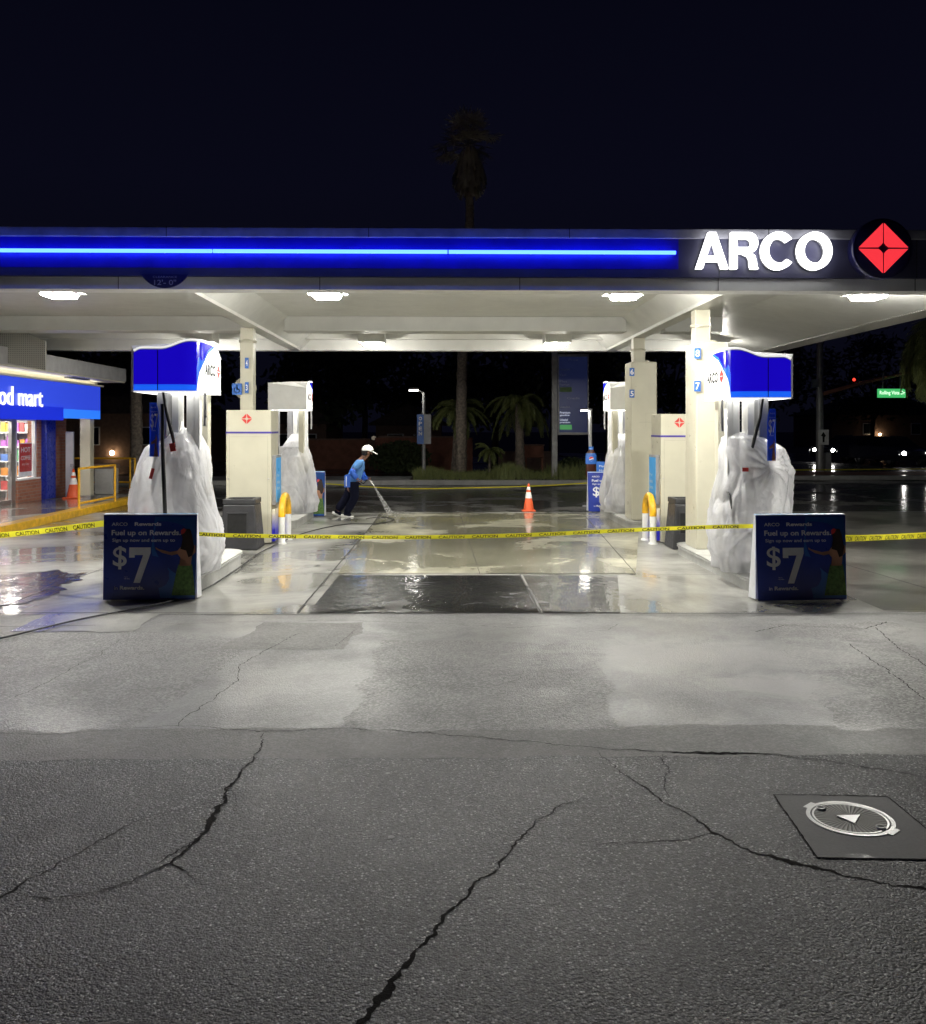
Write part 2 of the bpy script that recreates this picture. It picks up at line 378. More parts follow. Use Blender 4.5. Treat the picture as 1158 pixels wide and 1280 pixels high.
def plastic_film():
    m, t, b = nt('thin plastic film'); co = coord(t)
    b.inputs['Base Color'].default_value = (.94,.94,.95,1); b.inputs['Roughness'].default_value = .16
    tl = t.nodes.new('ShaderNodeBsdfTranslucent'); tl.inputs[0].default_value = (.94,.94,.95,1)
    tr = t.nodes.new('ShaderNodeBsdfTransparent'); tr.inputs[0].default_value = (.93,.93,.95,1)
    m1 = t.nodes.new('ShaderNodeMixShader'); m1.inputs[0].default_value = .6
    t.links.new(b.outputs[0], m1.inputs[1]); t.links.new(tl.outputs[0], m1.inputs[2])
    m2 = t.nodes.new('ShaderNodeMixShader')
    lw = N(t, 'ShaderNodeLayerWeight', Blend=.35)
    k = math_(t, 'MULTIPLY', ramp(t, lw.outputs['Facing'], [(0, .42), (.8, .05)]), ramp(t, nz(t, coord(t, (1,1,.5)), 3.0, 3), [(.38, .3), (.6, 1.2)]))
    t.links.new(k, m2.inputs[0]); t.links.new(m1.outputs[0], m2.inputs[1]); t.links.new(tr.outputs[0], m2.inputs[2])
    wp = N(t, 'ShaderNodeTexNoise', Scale=2.2, Detail=3.0); t.links.new(co, wp.inputs['Vector'])
    vm = t.nodes.new('ShaderNodeVectorMath'); vm.operation = 'MULTIPLY_ADD'; t.links.new(wp.outputs['Color'], vm.inputs[0]); vm.inputs[1].default_value = (.5,.5,.7); t.links.new(coord(t, (1,1,.55)), vm.inputs[2])
    hs = None
    for sc_, wt_ in ((3.5, .7), (9, .2), (24, .06)):
        vo = N(t, 'ShaderNodeTexVoronoi', Scale=float(sc_)); t.links.new(vm.outputs[0], vo.inputs['Vector'])
        e = math_(t, 'MULTIPLY', vo.outputs['Distance'], wt_); hs = e if hs is None else math_(t, 'ADD', hs, e)
    fo = nz(t, vm.outputs[0], 3.2, 2, .5); 
    co2 = t.nodes.new('ShaderNodeMapping'); co2.inputs['Scale'].default_value = (1, 1, .3); t.links.new(vm.outputs[0], co2.inputs[0])
    fo2 = nz(t, co2.outputs[0], 6.5, 2, .45)
    for f_, w_ in ((fo, 1.3), (fo2, .9)):       # sharp drawn creases
        e = math_(t, 'POWER', math_(t, 'ABSOLUTE', math_(t, 'MULTIPLY', math_(t, 'SUBTRACT', f_, .5), 3.5)), .6); hs = math_(t, 'ADD', hs, math_(t, 'MULTIPLY', e, w_))
    bp = bump(t, b, hs, .22, .05); t.links.new(bp.outputs[0], tl.inputs['Normal'])
    t.links.new(m2.outputs[0], t.nodes['Material Output'].inputs[0]); return m
M['film'] = plastic_film()
def tapemat():
    m, t, b = nt('tape yellow'); b.inputs['Base Color'].default_value = (.66,.6,.03,1); b.inputs['Roughness'].default_value = .3
    tl = t.nodes.new('ShaderNodeBsdfTranslucent'); tl.inputs[0].default_value = (.66,.62,.04,1); mx = t.nodes.new('ShaderNodeMixShader'); mx.inputs[0].default_value = .6
    t.links.new(b.outputs[0], mx.inputs[1]); t.links.new(tl.outputs[0], mx.inputs[2]); t.links.new(mx.outputs[0], t.nodes['Material Output'].inputs[0]); return m
M['tape'] = tapemat()
def posterfilm(name, c):
    m, t, b = nt(name); b.inputs['Base Color'].default_value = (*c,1); b.inputs['Roughness'].default_value = .35
    tl = t.nodes.new('ShaderNodeBsdfTranslucent'); tl.inputs[0].default_value = (*c,1); mx = t.nodes.new('ShaderNodeMixShader'); mx.inputs[0].default_value = .3
    t.links.new(b.outputs[0], mx.inputs[1]); t.links.new(tl.outputs[0], mx.inputs[2]); t.links.new(mx.outputs[0], t.nodes['Material Output'].inputs[0]); return m
M['flag_blue'] = posterfilm('flag print', (.04,.12,.7)); M['flag_white'] = posterfilm('flag white', (.9,.9,.9))
def waterspray():
    m, t, b = nt('water spray'); co = coord(t)
    d = N(t, 'ShaderNodeBsdfDiffuse'); d.inputs[0].default_value = (.9,.9,.9,1)
    tl = t.nodes.new('ShaderNodeBsdfTranslucent'); tl.inputs[0].default_value = (.9,.9,.9,1)
    a = t.nodes.new('ShaderNodeMixShader'); t.links.new(d.outputs[0], a.inputs[1]); t.links.new(tl.outputs[0], a.inputs[2])
    tr = t.nodes.new('ShaderNodeBsdfTransparent'); mx = t.nodes.new('ShaderNodeMixShader')
    t.links.new(ramp(t, nz(t, co, 30, 4, .7), [(.35, .06), (.65, .4)]), mx.inputs[0])
    t.links.new(tr.outputs[0], mx.inputs[1]); t.links.new(a.outputs[0], mx.inputs[2]); t.links.new(mx.outputs[0], t.nodes['Material Output'].inputs[0]); return m
M['spray'] = waterspray()
def wrapmat():
    m, t, b = nt('blue fade print'); g = t.nodes.new('ShaderNodeNewGeometry'); s = t.nodes.new('ShaderNodeSeparateXYZ'); t.links.new(g.outputs['Position'], s.inputs[0])
    t.links.new(ramp(t, s.outputs[2], [(.0, (.02,.02,.5)), (.22, (.03,.03,.6)), (.5, (.74,.71,.6))]), b.inputs['Base Color'])
    b.inputs['Roughness'].default_value = .35; return m
M['fade'] = wrapmat()

# ------------------------------------------------------------------ world: night sky
w = bpy.data.worlds.new('World'); S.world = w; w.use_nodes = True
wt = w.node_tree; bg = wt.nodes['Background']
sky = wt.nodes.new('ShaderNodeTexSky'); sky.sky_type = 'NISHITA'; sky.sun_disc = False
sky.sun_elevation = R(-4); sky.sun_rotation = R(200)
mx = wt.nodes.new('ShaderNodeMix'); mx.data_type = 'RGBA'; mx.blend_type = 'MIX'; mx.inputs[0].default_value = .04
tc = wt.nodes.new('ShaderNodeTexCoord'); sx = wt.nodes.new('ShaderNodeSeparateXYZ'); wt.links.new(tc.outputs['Generated'], sx.inputs[0])
wt.links.new(ramp(wt, sx.outputs[2], [(0, (.018,.019,.045)), (.25, (.02,.021,.062)), (.6, (.01,.011,.036))]), mx.inputs[6])
wt.links.new(sky.outputs[0], mx.inputs[7]); wt.links.new(mx.outputs[2], bg.inputs[0]); bg.inputs[1].default_value = .1
S.view_settings.view_transform = 'Standard'; S.view_settings.look = 'None'; S.view_settings.gamma = 1; S.view_settings.exposure = .4

# ------------------------------------------------------------------ ground
def sheet(name, pts, z, m):
    mb = MB().add([(p[0], p[1], z) for p in pts], [tuple(range(len(pts)))])
    return kind(mb.build(name, m), 'structure')
def ragged(pts, amp=.06):
    out = []
    for a, b in zip(pts, pts[1:]+pts[:1]):
        L = (Vector(b[:2])-Vector(a[:2])).length; n = max(2, int(L/.04)); d = (Vector(b[:2])-Vector(a[:2])).normalized()
        for i in range(n):
            p = Vector(a[:2]).lerp(Vector(b[:2]), i/n); k = min(1, i/6, (n-i)/6)
            j = (noise.noise((p.x*2.3, p.y*2.3, 1))*1.6+noise.noise((p.x*9, p.y*9, 2))*.7+noise.noise((p.x*25, p.y*25, 2))*.35)*amp*k
            out.append((p.x-d.y*j, p.y+d.x*j))
    return out
def rect(x0, x1, y0, y1): return [(x0,y0),(x1,y0),(x1,y1),(x0,y1)]
sheet('ground', rect(-300, 300, -40, 500), 0, M['asphalt'])
YS, YA = 5.27, 9.29
sheet('rear_drive', rect(-40, 40, 20.6, 60), .002, M['rear_asphalt'])
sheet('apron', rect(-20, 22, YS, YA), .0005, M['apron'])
sheet('seam_band', ragged(rect(-20, 22, YS-.05, 5.75), .03), .001, M['strip'])
sheet('forecourt', rect(-7.75, 18, YA, 20.6), .003, M['slab'])
sheet('side_drive', rect(-30, -7.75, YA, 20.6), .004, M['rear_asphalt'])
def gp(*pp): return [G(x, y) for x, y in pp]
sheet('lane_slab', gp((475,642),(800,642),(795,718),(422,718)), .010, M['lane'])
sheet('dark_slab', gp((424,720),(650,720),(674,766.5),(386,766.5)), .010, M['dark_slab'])
sheet('stained_slab', gp((654,720),(772,720),(776,766.5),(679,766.5)), .010, M['half_slab'])
sheet('right_drive', [(4.45, 9.35), (18, 9.35), (18, 20.55), (4.45, 20.55)], .0045, M['side'])
sheet('left_puddle', ragged(gp((-120,720),(112,716),(75,742),(-40,768),(-160,768)), .2), .010, M['dark_slab'])
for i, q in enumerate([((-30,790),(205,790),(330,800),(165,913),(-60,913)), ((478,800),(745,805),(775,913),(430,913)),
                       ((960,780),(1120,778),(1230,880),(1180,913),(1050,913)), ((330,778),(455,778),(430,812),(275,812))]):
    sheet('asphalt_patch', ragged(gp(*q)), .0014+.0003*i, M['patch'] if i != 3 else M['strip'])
sheet('pale_patch', ragged(gp((60,768),(200,768),(165,790),(12,790)), .03), .0055, M['slab'])

def strip(mb, pts, wd, z, jag=.35, step=.014, wob=1.0):
    """irregular dark ribbon along ground points; wd = list of widths"""
    out = []
    for i in range(len(pts)-1):
        a, b = Vector(pts[i][:2]), Vector(pts[i+1][:2]); n = max(1, int((b-a).length/step))
        for k in range(n): 
            u = k/n; out.append((a.lerp(b, u), wd[i]*(1-u)+wd[i+1]*u))
    out.append((Vector(pts[-1][:2]), wd[-1]))
    vs = []
    off = Vector((0,0))
    for i, (p, ww) in enumerate(out):
        d = (out[min(i+1, len(out)-1)][0]-out[max(i-1, 0)][0])
        d = d.normalized() if d.length > 1e-6 else Vector((1,0))
        nrm = Vector((-d.y, d.x))
        j = (noise.noise((p.x*7, p.y*7, 3.1))*.026+noise.noise((p.x*29, p.y*29, 8))*.014+noise.noise((p.x*70, p.y*70, 5))*.006)*wob
        l = ww*max(.12, .5+jag*(1.3*noise.noise((p.x*21, p.y*21, 11))+random.uniform(-.3, .35))); r = ww*max(.12, .5+jag*(1.3*noise.noise((p.x*24, p.y*24, 17))+random.uniform(-.3, .35)))
        q = p+nrm*j
        vs += [(q.x+nrm.x*l, q.y+nrm.y*l, z), (q.x-nrm.x*r, q.y-nrm.y*r, z)]
    mb.add(vs, [(2*i, 2*i+1, 2*i+3, 2*i+2) for i in range(len(out)-1)])
def crack(pp, wd):
    mb = MB(); w_ = wd if isinstance(wd, list) else [wd]*len(pp)
    q_ = gp(*pp); strip(mb, q_, [x*.56 for x in w_], .0012 if max(p.y for p in q_) < 5.3 else .0036 if max(p.y for p in q_) < 9.28 else .0064, .6); return kind(mb.build('pavement_crack', M['crack']), 'structure')
crack([(330,917),(322,942),(305,962),(283,988),(272,1020),(250,1048),(215,1080),(160,1103),(110,1118),(60,1124),(20,1122)], [.008,.014,.02,.022,.05,.028,.018,.014,.012,.012,.008])
crack([(272,1000),(230,1011),(170,1026),(105,1062),(50,1092),(20,1112),(-15,1126)], [.006,.008,.01,.014,.014,.02,.02])
crack([(215,1080),(235,1093),(256,1105)], [.016,.012,.006])
crack([(283,985),(294,995),(296,1016)], [.01,.007,.004])
crack([(240,1052),(216,1068),(200,1082)], [.012,.01,.006])
crack([(745,997),(705,1005),(672,1025),(640,1060),(612,1090),(575,1125),(545,1160),(520,1190),(500,1215),(478,1240),(462,1262),(440,1295)], [.005,.009,.013,.016,.018,.02,.022,.026,.034,.05,.04,.045])
crack([(-20,916),(60,919),(130,914),(220,908),(270,910),(325,915),(420,911),(500,914),(600,922),(690,930),(760,937),(830,940),(900,942),(960,943),(1040,953),(1110,964),(1170,974)], [.007,.007,.007,.007,.008,.012,.01,.013,.011,.012,.012,.014,.05,.014,.016,.012,.012])
crack([(750,941),(790,975),(835,1005),(868,1022),(890,1040),(930,1060),(985,1078),(1020,1084),(1070,1098),(1120,1107),(1175,1112)], [.008,.014,.016,.02,.026,.02,.045,.05,.02,.02,.06])
crack([(745,1055),(800,1054),(850,1050),(893,1042)], [.006,.009,.01,.012])
crack([(829,943),(835,962),(829,985),(834,996)], [.009,.01,.009,.006])
crack([(373,792),(335,812),(300,832),(298,850),(265,875),(240,892),(222,908)], .009)
crack([(150,800),(122,820),(90,835),(62,852),(20,872)], .007)
crack([(1060,805),(1090,825),(1115,842),(1170,885)], .012)
crack([(1095,785),(1125,812),(1170,840)], .012)
crack([(455,870),(520,858),(600,862),(650,850),(655,838)], .005)
crack([(445,788),(420,808)], .006)
crack([(735,790),(760,788),(775,780)], .007)
crack([(205,781),(290,778),(430,776),(560,780),(640,785),(700,781)], .008)
crack([(945,790),(980,782),(1080,786),(1110,778)], [.02,.012,.014,.02])
def joint(pp, wd=.016):
    mb = MB(); strip(mb, gp(*pp), [wd]*len(pp), .0118, .12, .1, .25); return kind(mb.build('slab_joint', M['joint']), 'structure')
joint([(-40,767),(1200,769)], .02); joint([(372,767),(478,642)], .02); joint([(676,767),(650,719)], .014); joint([(420,718),(800,718)], .012)
joint([(-30,718),(130,714)]); joint([(-20,768),(128,712)], .012); joint([(1055,706),(1170,740)]); joint([(250,716),(420,718)], .012); joint([(810,719),(900,719)], .012)
joint([(795,718),(728,642)], .012); joint([(-30,785),(120,783)], .012); joint([(575,642),(600,718)], .008)
for (x, y, r) in ((485,967,.016), (489,1047,.02), (578,672,.02), (118,806,.01), (640,781,.01)):
    c = G(x, y); mb = MB(); vs = [(c.x+r*math.cos(a)*random.uniform(.6,1.1), c.y+r*math.sin(a)*random.uniform(.6,1.1), .003 if c.y < 5 else .0122) for a in [k*math.pi/6 for k in range(12)]]
    mb.add(vs, [tuple(range(12))]); tag(mb.build('gum_spot', M['chalk']), 'small flat pale gum spot trodden onto the paving', 'gum spot', 'gum spots on the paving')

# well cover in the foreground
sq = gp((967,994),(1109,996),(1206,1076),(1022,1073))
sheet('cover_surround', sq, .003, concrete('dark cover concrete', (.125,.122,.117), (.165,.16,.154), wet=.1, wetlo=.6, wetscale=2, rough=.65, stain=.25))
mb = MB()
for a, b in zip(sq, sq[1:]+sq[:1]): strip(mb, [a, b], [.006, .006], .0042, .4, .014, .12)
kind(mb.build('surround_joint', M['crack']), 'structure')
c0 = G(1063, 1024)
wc = thing('well_cover', 'round metal well cover with a white triangle set in the foreground paving', 'well cover', (c0.x, c0.y, 0))
ZC = -.009
def disc(r, z0, z1, n=48, c=c0): return MB().lathe([(r,z0),(r,z1),(0,z1)], (c.x,c.y,ZC), n, smooth=False)
def ring(r0, r1, z0, z1, c=c0, n=56): return MB().lathe([(r1,z0),(r1,z1),(r0,z1),(r0,z0)], (c.x,c.y,ZC), n, smooth=False)
def lidmat():
    m, t, b = nt('ribbed lid'); g = t.nodes.new('ShaderNodeNewGeometry'); mp = t.nodes.new('ShaderNodeMapping'); mp.inputs['Location'].default_value = (-c0.x, -c0.y, 0)
    t.links.new(g.outputs['Position'], mp.inputs[0]); gr = N(t, 'ShaderNodeTexGradient', gradient_type='RADIAL'); t.links.new(mp.outputs[0], gr.inputs[0])
    sn = math_(t, 'SINE', math_(t, 'MULTIPLY', gr.outputs['Fac'], 6.2832*44)); t.links.new(mixc(t, ramp(t, sn, [(.3,0),(.7,1)]), (.13,.125,.11), (.28,.27,.24)), b.inputs['Base Color'])
    b.inputs['Roughness'].default_value = .55; b.inputs['Metallic'].default_value = .2; bump(t, b, sn, .4, .004); return m
disc(.166, .006, .0145).build('lid', lidmat(), wc)
ring(.178, .197, .0121, .0155).build('outer_ring', M['coverwhite'], wc)
ring(.161, .17, .0122, .0155).build('inner_ring', M['coverwhite'], wc)
for a in (math.pi*.73, -math.pi*.27):
    cc = Vector((c0.x+.145*math.cos(a), c0.y+.145*math.sin(a), 0))
    o = MB().lathe([(.022,.012),(.022,.021),(.014,.021),(.014,.017),(0,.017)], (cc.x,cc.y,ZC), 20).build('bolt', M['coverwhite'], wc)
    c2 = Vector((c0.x+.2*math.cos(a), c0.y+.2*math.sin(a), 0)); T = Matrix.Translation((c2.x,c2.y,ZC)) @ Matrix.Rotation(a, 4, 'Z')
    MB().box(-.012,.016,-.04,.04,.0121,.0153, T=T).build('lug', M['coverwhite'], wc)
tri = gp((1046,1022),(1075,1021),(1069,1031.5)); MB().prism([(p.x,p.y) for p in tri], lambda u,v,d: (u,v,d+ZC), .0148, .02).build('triangle_mark', M['coverwhite'], wc)

# ------------------------------------------------------------------ canopy
YF = 11.3; XL, XR = -12.5, 7.2; YB = 20.5
cano = thing('fuel_canopy', 'large flat white canopy with dark blue fascia over the pumps', 'canopy', (.2, 15.9, 0))
MB().box(XL, XR, YF, YF+.14, 3.70, 4.17).build('front_fascia', mat('slate fascia', (.07,.07,.13), .4, var=.2, vs=3), cano)
MB().box(XL, 2.84, YF-.004, YF-.0005, 3.8, 4.169).build('blue_panel', M['navy'], cano)
mb = MB().box(XL, XR+.03, YF-.03, YF+.2, 4.172, 4.29)
mb.build('top_trim', M['trimgrey'], cano, .01)
MB().box(XL, XR, YF+.04, YF+.34, 3.545, 3.698).build('cornice', M['cornice'], cano, .006)
mb = MB().box(XL, XR, YF+.342, YB, 3.87, 4.2); mb.build('roof_deck', M['white_paint'], cano)
mb = MB()
mb.box(XL, XR, YB-.28, YB, 3.55, 3.868); mb.box(XL, XR, 19.6, 19.75, 3.74, 3.868); mb.build('rear_beam', M['white_paint'], cano, .01)
def beam(xc, y0, y1, zb=3.548, zt=3.868, wb=.11, wt=.42):
    mb = MB(); vs = []
    for y in (y0, y1): vs += [(xc-wb,y,zb),(xc+wb,y,zb),(xc+wb,y,zb+.05),(xc+wt,y,zt),(xc-wt,y,zt),(xc-wb,y,zb+.05)]
    mb.add(vs, [(0,1,2,3,4,5),(11,10,9,8,7,6)]+[(i,(i+1)%6,6+(i+1)%6,6+i) for i in range(6)]); return mb
for xc in (-3.26, 3.6): beam(xc, YF+.345, YB-.285).build('main_beam', M['white_paint'], cano)
mb = MB()
for x0, x1 in ((XL, -3.6), (-2.9, 3.25), (3.95, 5.0)):
    mb.box(x0, x1, 16.7, 17.0, 3.62, 3.868); mb.box(x0, x1, 16.6, 17.1, 3.6, 3.618)
mb.build('cross_beam', M['white_paint'], cano)
# sloping end soffit and perforated vent at the right-hand end
mb = MB(); vs = []
for y in (YF+.345, YB-.285): vs += [(6.72,y,3.53),(5.0,y,3.866),(6.72,y,3.866)]
mb.add(vs, [(0,1,2),(5,4,3),(0,3,4,1),(1,4,5,2),(0,2,5,3)]); mb.build('end_soffit', M['white_paint'], cano)
MB().box(6.73, 7.2, YF+.345, YB-.285, 3.52, 3.545).build('vent_strip', M['perf'], cano)
MB().box(7.0, 7.22, YF+.36, YB, 3.55, 4.2).build('end_fascia', M['cornice'], cano)
e = [P(x, y, 17.2) for x, y in ((-60,372),(0,398),(57,427),(57,463),(0,452),(-60,440))]
MB().prism([(p.x,p.z) for p in e], lambda u,v,d: (u,d,v), 17.2, 17.24).build('vent_panel', M['perf_dark'], cano)
def column(x, y, z0, w_=.11):
    o = MB().box(x-w_, x+w_, y-w_, y+w_, z0, 3.546).build('column', M['cream'], cano, .012)
    MB().lathe([(.15,3.3),(.15,3.33),(.11,3.36)], (x,y,0), 20).build('collar', M['cream'], o)
    return o
column(-3.35, 15.75, .0); column(3.65, 13.25, 3.0); column(3.6, 17.35, 3.0)

for x in [XL+1.2+2.44*i for i in range(8)]:
    MB().box(x-.004, x+.004, YF+.037, YF+.041, 3.547, 3.697).build('panel_seam', M['joint'], cano); MB().box(x+.6-.004, x+.6+.004, YF-.0335, YF-.029, 4.174, 4.288).build('panel_seam', M['joint'], cano)
    if x > 2.9: MB().box(x-.004, x+.004, YF-.003, YF+.001, 3.702, 4.168).build('panel_seam', M['joint'], cano)
ns = thing('neon_strip', 'glowing blue neon line along the dark blue canopy edge', 'neon strip', (-3, YF-.05, 3.99))
for a, b in ((XL, -2.815), (-2.8, .015), (.03, 2.78)):
    o = MB().tube([(a, YF-.1, 3.985), (b, YF-.1, 3.985)], .023, 10).build('neon_tube', M['neon'], ns)
    for x in [a+.1+i*.9 for i in range(int((b-a)/.9)+1) if a+.1+i*.9 < b]:
        MB().box(x-.008, x+.008, YF-.1, YF-.005, 3.975, 3.995).build('clip', M['trimgrey'], o)

# bold capital letters with holes (u,v in 0..1, drawn once and reused)
def ellipse(cx, cy, rx, ry, a0, a1, n): return [(cx+rx*math.cos(a0+(a1-a0)*i/n), cy+ry*math.sin(a0+(a1-a0)*i/n)) for i in range(n+1)]
def band(mb, outer, inner, fn, d0, d1, close=False):
    n = len(outer); vs = []
    for d in (d0, d1):
        vs += [fn(*p, d) for p in outer]+[fn(*p, d) for p in inner]
    fs = []
    k = 2*n
    for i in range(n if close else n-1):
        j = (i+1) % n
        fs += [(i, j, n+j, n+i), (k+i, k+n+i, k+n+j, k+j), (i, k+i, k+j, j), (n+i, n+j, k+n+j, k+n+i)]
    if not close: fs += [(0, n, k+n, k), (n-1, k+n-1, k+2*n-1, 2*n-1)]
    mb.add(vs, fs)
def letter(ch, u0, u1, v0, v1, fn, d0, d1):
    mb = MB(); W = u1-u0; V = v1-v0
    f = lambda u, v, d: fn(u0+u*W, v0+v*V, d)
    if ch == 'O': band(mb, ellipse(.5,.5,.5,.52,0,2*math.pi,40)[:-1], ellipse(.5,.5,.31,.335,0,2*math.pi,40)[:-1], f, d0, d1, True)
    elif ch == 'C': band(mb, ellipse(.51,.5,.51,.52,R(38),R(322),36), ellipse(.53,.5,.315,.335,R(44),R(316),36), f, d0, d1)
    elif ch == 'A':
        for q in ([(0,0),(.2,0),(.5,.78),(.5,1),(.385,1)], [(.8,0),(1,0),(.615,1),(.5,1),(.5,.78)]): mb.prism(q, f, d0, d1)
        mb.prism([(.275,.2),(.725,.2),(.665,.35),(.335,.35)], f, d0+.001, d1-.001)
    elif ch == 'R':
        mb.prism([(0,0),(.22,0),(.22,1),(0,1)], f, d0, d1)
        out = [(.22,1),(.6,1)]+ellipse(.62,.71,.33,.29,R(90),R(-90),14)+[(.22,.42)]
        inn = [(.22,.83),(.58,.83)]+ellipse(.59,.71,.14,.12,R(90),R(-90),14)+[(.22,.59)]
        band(mb, out, inn, f, d0, d1)
        mb.prism([(.45,.42),(.68,.46),(.84,.36),(.9,.2),(.92,.06),(.97,0),(.72,0),(.69,.06),(.67,.25),(.6,.36),(.45,.4)], f, d0+.001, d1-.001)
    return mb
bs = thing('letter_sign', 'big white glowing capital letters reading ARCO on the canopy edge', 'letter sign', (3.9, YF-.05, 3.8))
x_at = lambda px: P(px, 310, YF-.13).x
fr = lambda u, v, d: (u, YF-d, v)
for ch, a, b in (('A',871,911),('R',914.5,950),('C',953,994),('O',998,1041)):
    o = letter(ch, x_at(a), x_at(b), 3.79, 4.232, fr, .05, .13).build('letter', M['letters'], bs)
    letter(ch, x_at(a), x_at(b), 3.79, 4.232, fr, .004, .048).build('return', M['grey'], o)
em = thing('emblem_sign', 'round dark sign with a glowing red diamond at the canopy corner', 'emblem sign', (5.36, YF-.1, 4.04))
ex, ez = P(1105, 310, YF-.2).x, P(1105, 310, YF-.2).z
TY = lambda x, y, z: Matrix.Translation((x,y,z)) @ Matrix.Rotation(R(90), 4, 'X')
MB().lathe([(.355,0),(.355,.16),(.335,.18),(0,.18)], n=56, T=TY(ex, YF-.002, ez)).build('disc', M['emblem_navy'], em)
MB().lathe([(.35,0),(.362,0),(.362,.15),(.35,.15)], n=56, T=TY(ex, YF-.03, ez)).build('rim', M['emblem_navy'], em)
def diamond(mb, cx, cz, r, fn, d0, d1, gap=.06, star=.2, mi=0):
    """four red petals round a four-pointed star"""
    g = r*gap/2
    for sx, sz in ((1,1),(1,-1),(-1,1),(-1,-1)):
        q = [(g, r-g*1.2), (r-g*1.2, g), (r*star, g*1.2), (r*star*.55, r*star*.55), (g*1.2, r*star)]
        q = [(cx+sx*a, cz+sz*b) for a, b in q]
        if sx*sz < 0: q = q[::-1]
        mb.prism(q, fn, d0, d1, mi)
    return mb
diamond(MB(), ex, ez, .31, lambda u,v,d: (u, YF-d, v), .184, .2).build('diamond', M['redlit'], em)

cs = thing('clearance_sign', 'half round navy sign giving the clearance height under the canopy edge', 'clearance sign', (-3.45, YF-.02, 3.55))
cx, cz, cr = P(207, 346, YF).x, 3.877, .327
a0 = math.asin((3.715-cz)/cr)
arc = [(cx+cr*math.cos(a), cz+cr*math.sin(a)) for a in [(-math.pi-a0)+(math.pi+2*a0)*i/24 for i in range(25)]]
MB().prism(arc, lambda u,v,d: (u,YF-d,v), .012, .034).build('sign_plate', M['emblem_navy'], cs)
mb = MB(); fn = lambda u,v,d: (u, YF-.036, v)
mb.text("12'- 0\"", cx-.125, cx+.14, 3.585, 3.65, fn, bold=.01); mb.text('CLEARANCE', cx-.14, cx+.15, 3.672, 3.695, fn)
mb.build('lettering', M['print_grey'], cs)

GL = 'lights under the canopy'
for x, y, l in ((-5.0,12.08,'white led light under the canopy front edge, nearest the food mart'), (-1.56,12.08,'white led light under the canopy front edge, beside the clearance sign bay'),
                (2.34,12.08,'white led light under the canopy front edge, before the big letters'), (5.54,12.08,'white led light under the canopy front edge, below the red diamond'),
                (-1.53,19.15,'small looking led light at the canopy rear, toward the man washing'), (2.29,19.15,'small looking led light at the canopy rear, above the price board'),
                (-5.0,19.15,'led light at the canopy rear hidden behind the front pump head'), (5.54,19.15,'led light at the canopy rear hidden behind the tall cream pillar')):
    t = thing('canopy_light', l, 'ceiling light', (x, y, 3.6), GL)
    mb = MB().box(x-.27,x+.27,y-.27,y+.27,3.62,3.868); mb.box(x-.19,x+.19,y-.21,y+.21,3.6,3.6195); mb.build('housing', M['white_paint'], t, .008)
    MB().frus(x, y, 3.55, 3.599, .16, .18, .18, .2).build('diffuser', M['led'] if y < 15 else M['led_rear'], t, .02)

# ------------------------------------------------------------------ pump islands
def island(name, x0, x1, y0, y1, z, label):
    t = thing(name, label, 'kerb island', ((x0+x1)/2, (y0+y1)/2, 0), 'pump islands')
    r = (x1-x0)/2*.75; pts = []
    for cx_, cy_, a in ((x1-r,y1-r,0),(x0+r,y1-r,90),(x0+r,y0+r,180),(x1-r,y0+r,270)):
        pts += [(cx_+r*math.cos(R(a+i*11.25)), cy_+r*math.sin(R(a+i*11.25))) for i in range(9)]
    MB().prism(pts, lambda u,v,d: (u,v,d), .0, z-.03).build('kerb_face', M['kerb'], t, .0)
    k = [(x0+(u-x0), v) for u, v in pts]
    cx_, cy_ = (x0+x1)/2, (y0+y1)/2
    k = [(cx_+(u-cx_)*1.03, cy_+(v-cy_)*1.008) for u, v in pts]
    MB().prism(k, lambda u,v,d: (u,v,d), z-.029, z).build('kerb_cap', M['kerb'], t, .008)
    return t
island('pump_island', -3.6, -2.78, 10.25, 12.9, .19, 'concrete pump island under the front bagged pump on the food mart side')
island('pump_island', 3.42, 4.25, 10.3, 13.9, .15, 'concrete pump island under the tall cream pillar and front bagged pump')
island('pump_island', -3.6, -2.78, 17.0, 20.4, .16, 'concrete pump island under the rear bagged pump beside the washing man')
island('pump_island', 3.34, 4.2, 16.7, 20.4, .16, 'concrete pump island under the rear pump and farther cream pillar')

